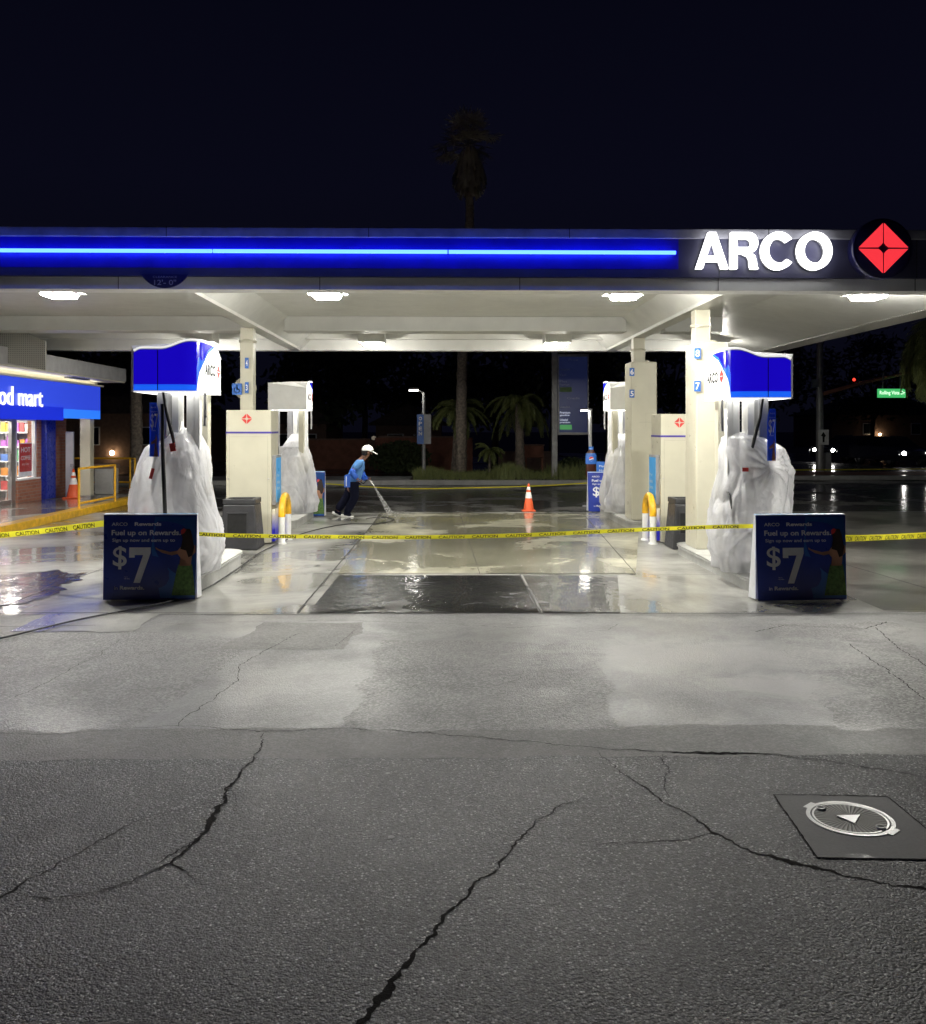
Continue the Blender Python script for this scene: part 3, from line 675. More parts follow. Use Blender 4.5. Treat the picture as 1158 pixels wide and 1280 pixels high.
# ------------------------------------------------------------------ dispensers
def smooth(a, b, x): x = min(1, max(0, (x-a)/(b-a))); return x*x*(3-2*x)
def interp(x, pts):
    if x <= pts[0][0]: return pts[0][1]
    for (a, b), (c, d) in zip(pts, pts[1:]):
        if x <= c: return b+(d-b)*(x-a)/(c-a)
    return pts[-1][1]
def pump(label, cx, yf, mxs, mys, zo, flag):
    t = thing('fuel_pump', label, 'fuel pump', (cx, yf+.5, zo), 'fuel pumps')
    W = lambda lx, ly, z: (cx+mxs*lx, yf+ly if mys > 0 else yf+1-ly, z+zo-.17)
    w2, rc = .38, .25
    # plan outline starting at the outer front corner, running along the front then the lane side
    path = [(-w2+.04, 0)]
    for i in range(1, 13): path.append((-w2+.04+(2*w2-.04-rc)*i/12, 0))
    path += [(w2-rc+rc*math.sin(R(a)), rc-rc*math.cos(R(a))) for a in range(9, 91, 9)]
    for i in range(1, 19): path.append((w2, rc+(1.0-rc)*i/18))
    ss = [0]
    for a, b in zip(path, path[1:]): ss.append(ss[-1]+math.hypot(b[0]-a[0], b[1]-a[1]))
    def at(s_, off=0):
        for i in range(len(ss)-1):
            if s_ <= ss[i+1] or i == len(ss)-2:
                u = (s_-ss[i])/(ss[i+1]-ss[i]); a, b = path[i], path[i+1]
                dx, dy = b[0]-a[0], b[1]-a[1]; L = math.hypot(dx, dy)
                return a[0]+dx*u+dy/L*off, a[1]+dy*u-dx/L*off
    def zt(lx, ly):
        if ly < .001+rc*.6 and lx < w2-.02: return 2.715+.095*smooth(-.04, .3, lx)-.05*smooth(-.26, -.385, lx)
        if ly > .5: return 2.57+.24*math.sqrt(max(0, 1-((ly-.5)/.505)**2))
        return 2.81
    ring_ = path+[(-w2, 1.0), (-w2, .04)]
    tops = [zt(*p) for p in path]+[2.78, 2.74]; tops[-2] = 2.76; tops[len(path)-1] = 2.66
    n = len(ring_); zb = 2.225
    vs = [W(x, y, zb) for x, y in ring_]+[W(x, y, z) for (x, y), z in zip(ring_, tops)]+[W(0, .5, 2.81), W(0, .5, zb)]
    fs = [(i, (i+1) % n, n+(i+1) % n, n+i) for i in range(n)]+[(n+i, n+(i+1) % n, 2*n) for i in range(n)]+[((i+1) % n, i, 2*n+1) for i in range(n)]
    val = MB().add(vs, fs).build('valance', M['white'], t)
    L = ss[-1]
    MB().tube([W(x, y, z+.002) for (x, y), z in zip(path, tops)], .011, 6).build('top_rim', M['val_white'], val)
    MB().tube([W(x, y, zb) for x, y in path], .008, 6).build('bottom_rim', M['val_white'], val)
    MB().add([W(x*.93, .5+(y-.5)*.93, zb-.004) for x, y in ring_], [tuple(range(n))]).build('lit_base', M['lit_base'], val)
    zbs = lambda s_: interp(s_, [(.70,2.238),(.712,2.34),(.74,2.45),(.8,2.535),(.9,2.615),(1.03,2.69),(1.3,2.77),(1.6,2.80)])
    ztop = lambda s_: zt(*at(s_))-.022
    def region(s0, s1, lo, hi, off, name, m):
        mb = MB(); k = max(2, int((s1-s0)/.02)); vs = []
        for i in range(k+1):
            s_ = s0+(s1-s0)*i/k; x, y = at(s_, off); a, b = lo(s_), hi(s_)
            for j in range(5): vs.append(W(x, y, a+(max(a, b)-a)*j/4))
        mb.add(vs, [(i*5+j, i*5+5+j, i*5+6+j, i*5+1+j) for i in range(k) for j in range(4)])
        return mb.build(name, m, val)
    bandh = lambda s_: zbs(s_)+.035+.22*math.exp(-((s_-.70)/.06)**2)
    region(.0, .702, lambda s_: 2.305, ztop, .004, 'blue_panel', M['val_blue'])
    region(.702, L*.92, lambda s_: min(bandh(s_), ztop(s_)), ztop, .004, 'blue_panel', M['val_blue'])
    region(.0, .702, lambda s_: 2.238, lambda s_: 2.305, .0045, 'sky_band', M['val_sky'])
    region(.702, L*.96, lambda s_: min(zbs(s_), ztop(s_)), lambda s_: min(bandh(s_), ztop(s_)), .0045, 'sky_band', M['val_sky'])
    region(.702, L-.01, lambda s_: 2.238, lambda s_: min(zbs(s_), ztop(s_)), .004, 'white_panel', M['val_white'])
    fwd = mxs*mys > 0
    g = (lambda u: .86+u) if fwd else (lambda u: 1.52-u)
    fn = lambda u, v, d: W(*at(g(u), .007+d), v)
    mb = MB().text('ARCO', .0, .49, 2.425, 2.56, fn, bold=.045); mb.build('lettering', M['tape_ink'], val)
    mb = diamond(MB(), .625, 2.495, .085, fn, .0, .003); mb.build('emblem', M['red'], val)
    x, y = at(.28, .006)
    mb = MB().box(0,0,0,0,0,0) if False else MB()
    vs = [W(*at(s_, .0062), z) for s_ in (.262, .272) for z in (2.24, 2.69)]; mb.add(vs, [(0,2,3,1)]); mb.build('seam', M['void'], val)
    # column posts between body and valance
    def wb(name, x0, x1, y0, y1, z0, z1, m, bv=.006, par=None):
        p = [W(a, b, c) for a in (x0, x1) for b in (y0, y1) for c in (z0, z1)]
        xs, ys, zs = [q[0] for q in p], [q[1] for q in p], [q[2] for q in p]
        return MB().box(min(xs),max(xs),min(ys),max(ys),min(zs),max(zs)).build(name, m, par or t, bv)
    wb('post', -.12, -.01, .12, .3, 1.2, 2.224, M['grey']); wb('post', .02, .1, .2, .42, 1.2, 2.224, M['white']); wb('post', .24, .31, .3, .42, 1.1, 2.224, M['white'])
    wb('back_panel', .16, .258, .3, .34, 1.5, 2.224, M['white'])
    wb('post', -.3, -.2, .7, .86, 1.0, 2.224, M['grey']); wb('post', .2, .3, .7, .86, 1.0, 2.224, M['cream'])
    body = wb('pump_body', -.2, .22, .2, .85, .175, 1.5, mat('pump enamel', (.6,.6,.62), .4), .02)
    wb('display', .222, .23, .25, .75, 1.0, 1.38, M['void'], .0, body); wb('base_trim', -.215, .235, .185, .865, .172, .3, M['dgrey'], .0, body)
    MB().tube([W(.37,.3,2.22), W(.375,.3,2.05), W(.37,.3,1.84)], .018, 10).build('hose_retractor', M['steel'], t)
    MB().tube([W(-.02,.02,2.222), W(.02,.0,2.0), W(.08,.02,1.75), W(.1,.06,1.6)], [.014,.016,.02,.014], 10).build('hose', M['black'], t)
    # hanging hose loop and nozzle under the film
    lp = [W(.29+.03*math.sin(a), .3+.2*math.cos(a), .75+.38*math.sin(a)) for a in [math.pi*2*i/24 for i in range(20)]]
    MB().tube(lp, .016, 8).build('hose', M['black'], t)
    nzl = MB().tube([W(.2,.3,1.18), W(.24,.25,1.0), W(.26,.2,.86)], [.035,.03,.018], 8).build('nozzle', M['dgrey'], t)
    if flag == 2:
        MB().tube([P(203,505,10.42), P(203.5,560,10.36), P(205,600,10.31), P(207,650,10.28)], [.018,.02,.022,.022], 10).build('hose', M['black'], t)
    if flag:
        # narrow pump-top flag poster
        zz = [1.5+.6*i/8 for i in range(9)]
        fl = MB(); x0 = -.16
        u = lambda a, z: W(x0+.11*a*(1-.25*max(0,(z-1.95)/.15)**2), -.012-.03*math.sin(a*1.5), z)
        vs = [u(a, z) for z in zz for a in (0, .33, .66, 1)]
        fl.add(vs, [(i*4+j, i*4+j+1, i*4+j+5, i*4+j+4) for i in range(8) for j in range(3)])
        bk = [(v[0], v[1]+mys*.006, v[2]) for v in vs]; fl.add(bk, [(i*4+j, i*4+j+4, i*4+j+5, i*4+j+1) for i in range(8) for j in range(3)])
        fo = fl.build('flag_poster', M['flag_blue'], t)
        rev = 1 if mxs > 0 else -1
        fm = lambda a, z, d: (lambda q: (q[0], q[1]-.006*mys, q[2]))(u(a if rev > 0 else 1-a, z))
        mb = MB().text('$7', .12, .95, 1.8, 1.98, fm, bold=.012); mb.build('lettering', M['print_white'], fo); mb = MB(); mb.text('Rewards', .2, .85, 2.04, 2.06, fm); mb.build('lettering', M['print_white'], fo); mb = MB(); mb.text('Sign up now', .15, .9, 1.99, 2.01, fm); mb.build('lettering', M['print_white'], fo); mb = MB(); mb.text('in Rewards', .2, .7, 1.785, 1.8, fm)
        mb.build('lettering', M['print_white'], fo)
        mb = MB(); mb.prism([(.5,1.5),(.95,1.5),(.8,1.62),(.86,1.7),(.75,1.75),(.68,1.7),(.2,1.66),(.2,1.635),(.62,1.65)], lambda a,z,d: fm(a,z,0), 0, 0); mb.build('printed_dancer', M['print_skin'], fo)
    return t
CL = -3.14; CR = 3.66
pump('fuel pump wrapped in plastic with a blue lit head, nearest the food mart', CL, 10.4, 1, 1, .21, 2)
pump('fuel pump wrapped in plastic with a blue lit head, before the tall cream pillar', CR, 10.7, -1, 1, .15, True)
pump('farther plastic wrapped fuel pump with cream blank head, behind the low cream cabinet', CL, 18.4, 1, -1, .17, False)
pump('farther plastic wrapped fuel pump half hidden behind the second cream pillar', CR-.02, 18.4, -1, -1, .17, False)

def bag(label, cx, cy, prof, z0, seed, mirror=1, tie=None, tags=()):
    """thin plastic cover pulled over a pump: rings with drawn folds. prof: (z, dx, rx, ry)"""
    t = thing('plastic_cover', label, 'plastic cover', (cx, cy, z0), 'plastic covers on the pumps')
    nu, nv = 190, 120; vs = []
    zs = [p[0] for p in prof]; zmax, zmin = prof[0][0], prof[-1][0]
    for j in range(nv+1):
        v = j/nv; z = zmax+(zmin-zmax)*v
        dx = interp(-z, [(-p[0], p[1]) for p in prof]); rx = interp(-z, [(-p[0], p[2]) for p in prof]); ry = interp(-z, [(-p[0], p[3]) for p in prof])
        for i in range(nu):
            a = 2*math.pi*i/nu
            ca, sa = math.cos(a), math.sin(a)
            sup = (abs(ca)**2.6+abs(sa)**2.6)**(-1/2.6)
            lo = noise.noise(Vector((ca*.9, sa*.9, z*1.1+seed*5)))
            sw = noise.noise(Vector((ca*1.3, sa*1.3, z*.9+seed)))
            # long drawn creases running diagonally, sharper than they are deep
            cr1 = abs(math.sin(a*2.5+z*2.1+seed+sw*2.2)); cr2 = abs(math.sin(a*4-z*2.9+seed*2+sw*3)); cr3 = abs(math.sin(a*9+z*5*math.sin(seed)+sw*5))
            fine = noise.noise(Vector((ca*5+z*2.5, sa*5-z*2.5, z*3+seed)))
            amp = .45+.55*v
            d = .085*lo*amp-.05*(1-cr1)**4*amp+.035*(1-cr2)**3*amp-.01*(1-cr3)**3+.003*fine
            if tie is not None:
                ta, tz = tie; da = math.atan2(math.sin(a-ta), math.cos(a-ta)); dz = z-tz
                rr = math.hypot(da*rx, dz); ang = math.atan2(dz, da*rx)
                d += .022*abs(math.sin(ang*6+sw))*math.exp(-(rr/.5)**2)*min(1, rr/.1)-.05*math.exp(-(rr/.13)**2)
            flare = .03*smooth(.9, 1, v)*(1+math.sin(a*7+seed))
            x = cx+mirror*(dx+(rx+d*1.0+flare)*ca*sup); y = cy+(ry+d+flare)*sa*sup
            zz = z+.03*lo-(.02*math.sin(a*5+seed)+.02)*smooth(.94, 1, v)
            vs.append((x, y, max(z0+.006, zz)))
    fs = [(j*nu+i, j*nu+(i+1) % nu, (j+1)*nu+(i+1) % nu, (j+1)*nu+i) for j in range(nv) for i in range(nu)]
    MB().add(vs, fs, 0, True).build('film', M['film'], t)
    for (px, py, Y, w_, h_, rot) in tags:
        c = P(px, py, Y); T = Matrix.Translation(c) @ Matrix.Rotation(R(rot), 4, 'Y')
        MB().box(-w_/2, w_/2, -.004, .004, -h_/2, h_/2, T=T).build('red_tag', M['red'], t)
    return t
pf = [(1.86,.1,.06,.2),(1.8,.09,.14,.4),(1.64,.0,.3,.53),(1.45,-.03,.37,.56),(1.2,-.04,.41,.57),(.9,-.03,.47,.57),(.6,.02,.49,.57),(.42,.07,.46,.54),(.3,.06,.42,.5),(.2,.02,.36,.44)]
bag('clear plastic cover bulging over the front pump nearest the food mart', CL, 10.92, pf, .19, 1.7, 1, None, ((190,592,10.35,.035,.12,15),(181,640,10.4,.04,.13,15),(216,559,10.33,.06,.09,-10)))
pf2 = [(1.8,.1,.07,.2),(1.74,.08,.2,.4),(1.6,-.02,.33,.5),(1.35,-.08,.38,.52),(1.1,-.04,.42,.53),(.85,-.02,.46,.54),(.6,.0,.48,.53),(.4,.02,.45,.5),(.25,.0,.39,.44),(.165,-.02,.35,.4)]
bag('clear plastic cover with red tape gathered on the front pump before the cream pillar', CR, 11.2, pf2, .15, 5.2, -1, (math.pi*1.5-.15, 1.42), ((932,587,10.62,.07,.045,0),))
pf3 = [(1.75,.1,.08,.12),(1.6,.08,.2,.3),(1.3,.04,.36,.5),(1.0,.02,.42,.54),(.6,.02,.46,.55),(.35,.05,.45,.52),(.2,.04,.4,.5),(.165,.03,.36,.48)]
bag('clear plastic cover on the rear pump beside the washing man', CL, 18.9, pf3, .165, 8.8, 1)
bag('clear plastic cover on the rear pump partly behind the second cream pillar', CR, 18.9, pf3, .165, 3.3, -1, (math.pi+.5, .95))

# ------------------------------------------------------------------ cabinets, pillars, cans, guards
def cabinet(label, x0, x1, y0, y1, zt_, lane):
    t = thing('cream_cabinet', label, 'cabinet', ((x0+x1)/2, (y0+y1)/2, 0), 'low cream cabinets')
    b = MB().box(x0,x1,y0,y1,.02,zt_).build('body', M['cream'], t, .015)
    mb = MB(); e = .004
    mb.box(x0-e, x1+e, y0-e, y1+e, zt_-.375, zt_-.345); mb.build('stripe', M['purple'], t)
    mb = MB()
    for x in (x0+.055, x1-.055): mb.box(x-.004, x+.004, y0-.003, y0+.001, .1, zt_-.4)
    mb.box(x0+.06, x1-.06, y0-.003, y0+.001, zt_-.43, zt_-.424)
    mb.build('door_seam', M['cream_dark'], b)
    mb = MB()
    for x in (x0+.04, x1-.04): mb.lathe([(.012,0),(.012,.01),(0,.012)], n=10, T=TY(x, y0, 1.05))
    mb.build('lock', M['steel'], b)
    xe = x0+(x1-x0)*(.46 if lane > 0 else .385)
    diamond(MB(), xe, zt_-.14, .09, lambda u,v,d: (u, y0-d, v), .002, .006, .12, .3).build('emblem', M['red'], t)
    s = x1 if lane > 0 else x0
    fx = lambda d: s+lane*d
    po = MB().box(min(fx(.002),fx(.06)), max(fx(.002),fx(.06)), y0+.08, y1-.1, .62, 1.42).build('poster_frame', M['grey'], t, .004)
    MB().box(min(fx(.06),fx(.064)), max(fx(.06),fx(.064)), y0+.11, y1-.13, .66, 1.38).build('poster', M['sign_sky'], po)
    MB().box(min(fx(.002),fx(.05)), max(fx(.002),fx(.05)), y0+.05, y1-.05, .04, .56).build('printed_wrap', M['fade'], t, .01)
    g = lambda u,v,d: (fx(.066), (y0+.11+u) if lane > 0 else (y1-.13-u), v)
    for k in range(3): MB().text(('Pay', 'inside', 'here')[k], .05, .25+.02*k, 1.06-.1*k, 1.12-.1*k, g).build('lettering', M['print_white'], po)
    return t
cabinet('low cream cabinet with a red diamond behind the food mart side trash can', -3.52, -2.8, 14.9, 15.55, 2.15, 1)
cabinet('low cream cabinet with a red diamond partly hidden by the tall front pillar', 3.46, 4.24, 14.9, 15.6, 2.09, -1)
def pillar(label, x0, x1, y0, y1, zb, zt_, nums):
    t = thing('cream_pillar', label, 'pillar', ((x0+x1)/2, (y0+y1)/2, zb), 'tall cream pillars')
    b = MB().box(x0,x1,y0,y1,zb,zt_).build('casing', M['cream'], t, .015)
    mb = MB(); mb.box(x0+.15, x1-.02, y0-.003, y0+.001, zt_-1.12, zt_-1.114); mb.box(x0+.27, x1-.05, y0-.003,y0+.001, zt_-.95, zt_-.946)
    mb.box(x0+.27,x0+.274,y0-.003,y0+.001,zt_-1.2,zt_-.95); mb.build('seam', M['cream_dark'], b)
    MB().lathe([(.16,zt_+.001),(.16,zt_+.03),(.12,zt_+.05)], ((x0+x1)/2,(y0+y1)/2,0), 24).build('column_collar', M['cream'], t)
    for ch, z in nums:
        f = MB().box(x0-.035, x0+.055, y0-.03, y0-.012, z-.075, z+.075).build('number_flag', M['purple'] if False else M['sign_blue'], t, .003)
        mb = MB().text(ch, x0-.015, x0+.045, z-.05, z+.05, lambda u,v,d: (u-.006, y0-.034, v), bold=.02); mb.build('number', M['print_white'], f)
    return t
pillar('tall cream pillar with number flags 8 and 7, behind the front wrapped pump', 3.52, 3.97, 13.0, 13.6, .15, 3.07, (('8', 2.91), ('7', 2.45)))
pillar('farther tall cream pillar with a red diamond cabinet beside it', 3.42, 3.9, 17.1, 17.7, .16, 3.09, (('6', 2.9), ('5', 2.5)))
# flags on the bare column
ft = thing('column_flags', 'small blue number flags and round plate on the bare canopy column', 'number flags', (-3.27, 15.6, 2.4))
MB().lathe([(.19,0),(.19,.02),(0,.022)], n=32, T=TY(-3.42, 15.86, 2.54)).build('round_plate', M['cream'], ft)
for ch, z in (('4', 2.95), ('3', 2.54)):
    f = MB().box(-3.365, -3.305, 15.58, 15.6, z-.09, z+.09).build('number_flag', M['sign_blue'], ft); MB().text(ch, -3.35, -3.32, z-.05, z+.05, lambda u,v,d: (u,15.577,v), bold=.02).build('number', M['print_white'], f)
ac = thing('accessible_sign', 'small blue wheelchair access sign fixed beside the bare column', 'access sign', (-3.52, 15.6, 2.5))
p = MB().box(-3.585,-3.42,15.6,15.62,2.42,2.61).build('sign_plate', M['sign_blue'], ac, .004)
mb = MB(); f = lambda u,v,d: (-3.5+u, 15.596, 2.515+v)
mb.prism([(.012*math.cos(k), .06+.012*math.sin(k)) for k in [i*.7 for i in range(9)]], f, 0, 0)
mb.prism([(-.01,.045),(.01,.045),(.012,.005),(.045,.0),(.055,-.05),(.04,-.052),(.03,-.012),(-.008,-.008)], f, 0, 0)
band(mb, ellipse(-.005,-.015,.05,.05,R(120),R(350),14), ellipse(-.005,-.015,.038,.038,R(120),R(350),14), f, 0, .0001); mb.build('wheelchair_symbol', M['print_white'], p)

def trash(label, cx, cy, w0=.29, h=.78):
    t = thing('trash_can', label, 'trash can', (cx, cy, 0), 'charcoal trash cans')
    MB().frus(cx, cy, .01, h-.08, w0, w0, w0-.05, w0-.05).build('body', M['dgrey'], t, .02)
    a = w0-.045; mb = MB()
    mb.box(cx-a,cx+a,cy-a,cy-a+.07,h-.079,h); mb.box(cx-a,cx+a,cy+a-.07,cy+a,h-.079,h); mb.box(cx-a,cx-a+.07,cy-a+.071,cy+a-.071,h-.079,h); mb.box(cx+a-.07,cx+a,cy-a+.071,cy+a-.071,h-.079,h)
    mb.build('rim', M['dgrey'], t, .01)
    MB().box(cx-a+.07,cx+a-.07,cy-a+.07,cy+a-.07,h-.079,h-.06).build('liner', M['void'], t)
    sl = .05/(h-.09); y_ = lambda z: cy-w0+sl*(z-.01)
    mb = MB(); q = [(-.17,.26),(.12,.26),(.12,.56),(-.17,.56)]
    mb.add([(cx+u, y_(v)-.004, v) for u, v in q], [(0,1,2,3)]); mb.build('opening', M['void'], t)
    mb = MB(); 
    for (u0,u1,v0,v1) in ((-.19,.14,.56,.58),(-.19,.14,.24,.26),(-.19,-.17,.26,.56),(.12,.14,.26,.56)):
        mb.add([(cx+u, y_(v)-.012, v) for u, v in ((u0,v0),(u1,v0),(u1,v1),(u0,v1))]+[(cx+u, y_(v)+.001, v) for u, v in ((u0,v0),(u1,v0),(u1,v1),(u0,v1))], [(0,1,2,3),(0,4,5,1),(1,5,6,2),(2,6,7,3),(3,7,4,0)])
    mb.build('opening_frame', M['dgrey'], t)
    return t
trash('charcoal plastic trash can with square opening beside the food mart side cream cabinet', -3.15, 14.4)
trash('charcoal plastic trash can tucked between two cream units beyond the front pillar', 3.74, 14.35)
def guard(label, x, y0, y1, h=.76):
    t = thing('u_guard', label, 'bollard', (x, (y0+y1)/2, 0), 'yellow topped u-shaped guards')
    r = (y1-y0)/2; ym = (y0+y1)/2; s = h-r
    arcp = [(x, ym-r*math.cos(R(a)), s+r*math.sin(R(a))) for a in range(0, 181, 12)]
    MB().tube([(x,y0,s-.03)]+arcp+[(x,y1,s-.03)], .056, 14).build('yellow_arch', M['yellow'], t)
    for y in (y0, y1):
        p = MB().tube([(x,y,.0),(x,y,s-.03)], .053, 14).build('post', M['white'], t)
        MB().lathe([(.075,.0),(.075,.02),(.054,.03)], (x,y,0.004), 16).build('foot', M['white'], p)
guard('yellow and white u-shaped guard beside the cabinet on the washing man side', -2.63, 14.9, 15.48)
guard('yellow and white u-shaped guard beside the charcoal trash can and front pillar', 3.31, 14.8, 15.36)

# ------------------------------------------------------------------ promotion board signs
def promo(label, x0, y, wd=1.0, ht=.9, dep=.2, rot=0, z=.02):
    t = thing('promotion_sign', label, 'promotion sign', (x0+wd/2, y, 0), 'blue promotion signs')
    T = Matrix.Translation((x0+wd/2, y, z)) @ Matrix.Rotation(R(rot), 4, 'Z') @ Matrix.Scale(wd, 4, (1,0,0)) @ Matrix.Scale(ht, 4, (0,0,1))
    # a soft sleeve over a frame: slight bulge and sagging lower edge
    nu, nv = 16, 12; vs = []
    fy = lambda u, v: -.016*math.sin(math.pi*min(1,max(0,u+.5)))*math.sin(math.pi*min(1,max(0,v)))-.05*(1-v)
    for j in range(nv+1):
        for i in range(nu+1):
            u = -.5+i/nu; v = j/nv
            vs.append((u*(1-.02*(1-v)), fy(u, v), v-(.03*math.sin(math.pi*(u+.5)) if False else 0)))
    fr_ = MB().add(vs, [(j*(nu+1)+i, j*(nu+1)+i+1, (j+1)*(nu+1)+i+1, (j+1)*(nu+1)+i) for j in range(nv) for i in range(nu)], 0, True, T)
    fr_.build('front_panel', M['sign_navy'], t)
    MB().add([(-.5,.001,1.0),(.5,.001,1.0),(.5,.046,1.016),(-.5,.046,1.016)], [(0,1,2,3)], 0, False, T).build('top_edge', M['sign_sky'], t)
    MB().add([(-.497,.003,0.01),(.497,.003,0.01),(.497,.003,1.012),(-.497,.003,1.012),(-.497,dep,0),(.497,dep,0),(.497,.045,1.012),(-.497,.045,1.012)],
             [(0,1,2,3),(4,7,6,5),(3,2,6,7),(0,4,5,1),(0,3,7,4),(1,5,6,2)], 0, False, T).build('board', M['coroplast'], t)
    def f(u, v, d): return T @ Vector((u-.5, fy(u-.5, v)-.006-d, v))
    mb = MB()
    mb.prism([(.62,.02),(.985,.02),(.985,.98),(.55,.98),(.52,.6)], lambda u,v,d: f(u,v,-.0035), 0, 0); mb.build('blue_glow_print', M['sign_blue'], t)
    mb = MB()
    mb.text('ARCO', .09,.26,.875,.915,f,bold=.015); mb.text('Rewards', .335,.62,.875,.918,f,bold=.035)
    mb.text('Fuel up on Rewards.', .09,.83,.745,.825,f,bold=.025); mb.text('Sign up now and earn up to', .1,.77,.675,.725,f,bold=.012)
    mb.text('$', .11,.26,.36,.635,f,bold=.012)
    mb.prism([(.285,.62),(.515,.62),(.515,.555),(.405,.2),(.335,.2),(.435,.53),(.345,.53),(.345,.5),(.285,.5)], f, 0, .001)
    mb.text('in', .13,.165,.12,.16,f); mb.text('Rewards.', .19,.45,.12,.165,f,bold=.035); mb.text('Up to', .235,.275,.265,.275,f); mb.text('10 fills', .235,.295,.245,.255,f)
    mb.build('lettering', M['print_shade'], t)
    mb = MB()   # dancer print: skirt, torso and arm, hair
    g = lambda u,v,d: f(u,v,.0006*d)
    mb.prism([(.74,.05),(.99,.05),(.98,.2),(.955,.42),(.81,.42),(.78,.28)], g, 0, 0, 0)
    mb.prism([(.82,.4),(.94,.4),(.955,.52),(.99,.56),(.985,.64),(.93,.66),(.86,.66),(.8,.58),(.72,.565),(.6,.6),(.565,.625),(.57,.6),(.64,.555),(.74,.525),(.8,.54),(.83,.5)], g, 1, 1, 1)
    mb.prism([(.83,.6),(.85,.72),(.835,.8),(.87,.84),(.93,.835),(.95,.77),(.975,.62),(.955,.52),(.915,.5),(.89,.58)], g, 2, 2, 2)
    mb.prism([(.835,.77),(.87,.79),(.89,.83),(.86,.845),(.83,.82)], g, 3, 3, 3)
    mb.build('printed_dancer', [M['print_green'], M['print_skin'], M['print_hair'], M['red']], t)
    return t
promo('dark blue promotion sign reading $7, standing before the pump nearest the food mart', P(130,700,10.05).x, 10.05)
promo('dark blue promotion sign reading $7, standing before the pump by the cream pillar', P(943,700,9.9).x, 9.9, rot=4)
promo('brightly lit purple promotion sign at the rear beneath the bottle shaped sign', 3.14, 20.55, ht=.86)
promo('light blue promotion sign edge showing beside the rear bagged pump and the man', P(407,640,19.6).x-1.0, 19.55, ht=.92)
t = thing('small_notice', 'small blue notice board with text lines behind the bottle shaped sign', 'notice board', (3.95, 22, 0))
a, b = P(746,577,21.6), P(782,604,21.6)
MB().box(a.x, b.x, 21.6, 21.63, b.z, a.z).build('board', M['sign_blue'], t)
for k in range(3): MB().text(('Made fresh', 'Hot deals', 'Every day')[k], a.x+.06, a.x+.4, a.z-.13-.1*k, a.z-.08-.1*k, lambda u,v,d: (u,21.595,v)).build('lettering', M['print_white'], t)
MB().box(a.x+.2,a.x+.24,21.61,21.64,.004,b.z).build('leg', M['grey'], t); MB().box(b.x-.24,b.x-.2,21.61,21.64,.004,b.z).build('leg', M['grey'], t)

# bottle shaped sign
bx = P(739, 580, 21.9).x
t = thing('bottle_sign', 'soda bottle shaped sign with blue cap on a thin stand', 'bottle sign', (bx, 21.9, 0))
Zb = lambda py: P(739, py, 21.9).z
prof = [(.11,Zb(597)),(.13,Zb(592)),(.115,Zb(583)),(.125,Zb(578)),(.125,Zb(570)),(.105,Zb(566)),(.055,Zb(562.5)),(.05,Zb(560))]
T = Matrix.Translation((bx,21.9,0)) @ Matrix.Scale(.35,4,(0,1,0)) @ Matrix.Translation((-bx,-21.9,0))
cola = mat('cola brown', (.06,.02,.012), .15, coat=.6)
MB().lathe(prof, (bx,21.9,0), 24, T=T).build('bottle', cola, t)
MB().lathe([(.134,Zb(580)),(.134,Zb(569.5)),(.112,Zb(566.5))], (bx,21.9,0), 24, T=T).build('label_band', M['sign_blue'], t)
MB().lathe([(.06,Zb(562)),(.06,Zb(558.5)),(0,Zb(558.4))], (bx,21.9,0), 20, T=T).build('cap', M['sign_blue'], t)
zc = Zb(573.5); g = lambda u,v,d: (bx+u, 21.9-.052-d, zc+v)
mb = MB(); mb.prism(ellipse(0,0,.055,.055,0,2*math.pi,24)[:-1], g, .0, .001, 0)
mb.prism(ellipse(0,0,.053,.053,R(10),R(190),14)+[(-.02,.0),(.02,.015)], g, .002, .003, 1)
mb.prism(ellipse(0,0,.053,.053,R(215),R(350),12)+[(.015,-.01),(-.02,-.025)], g, .002, .003, 2); mb.build('round_logo', [M['print_white'], M['red'], M['sign_blue']], t)
MB().tube([(bx,21.93,.0),(bx,21.93,Zb(596))], .015, 8).build('stand', M['white'], t); MB().lathe([(.2,.004),(.2,.03),(.02,.05)], (bx,21.93,0), 20).build('base', M['grey'], t)

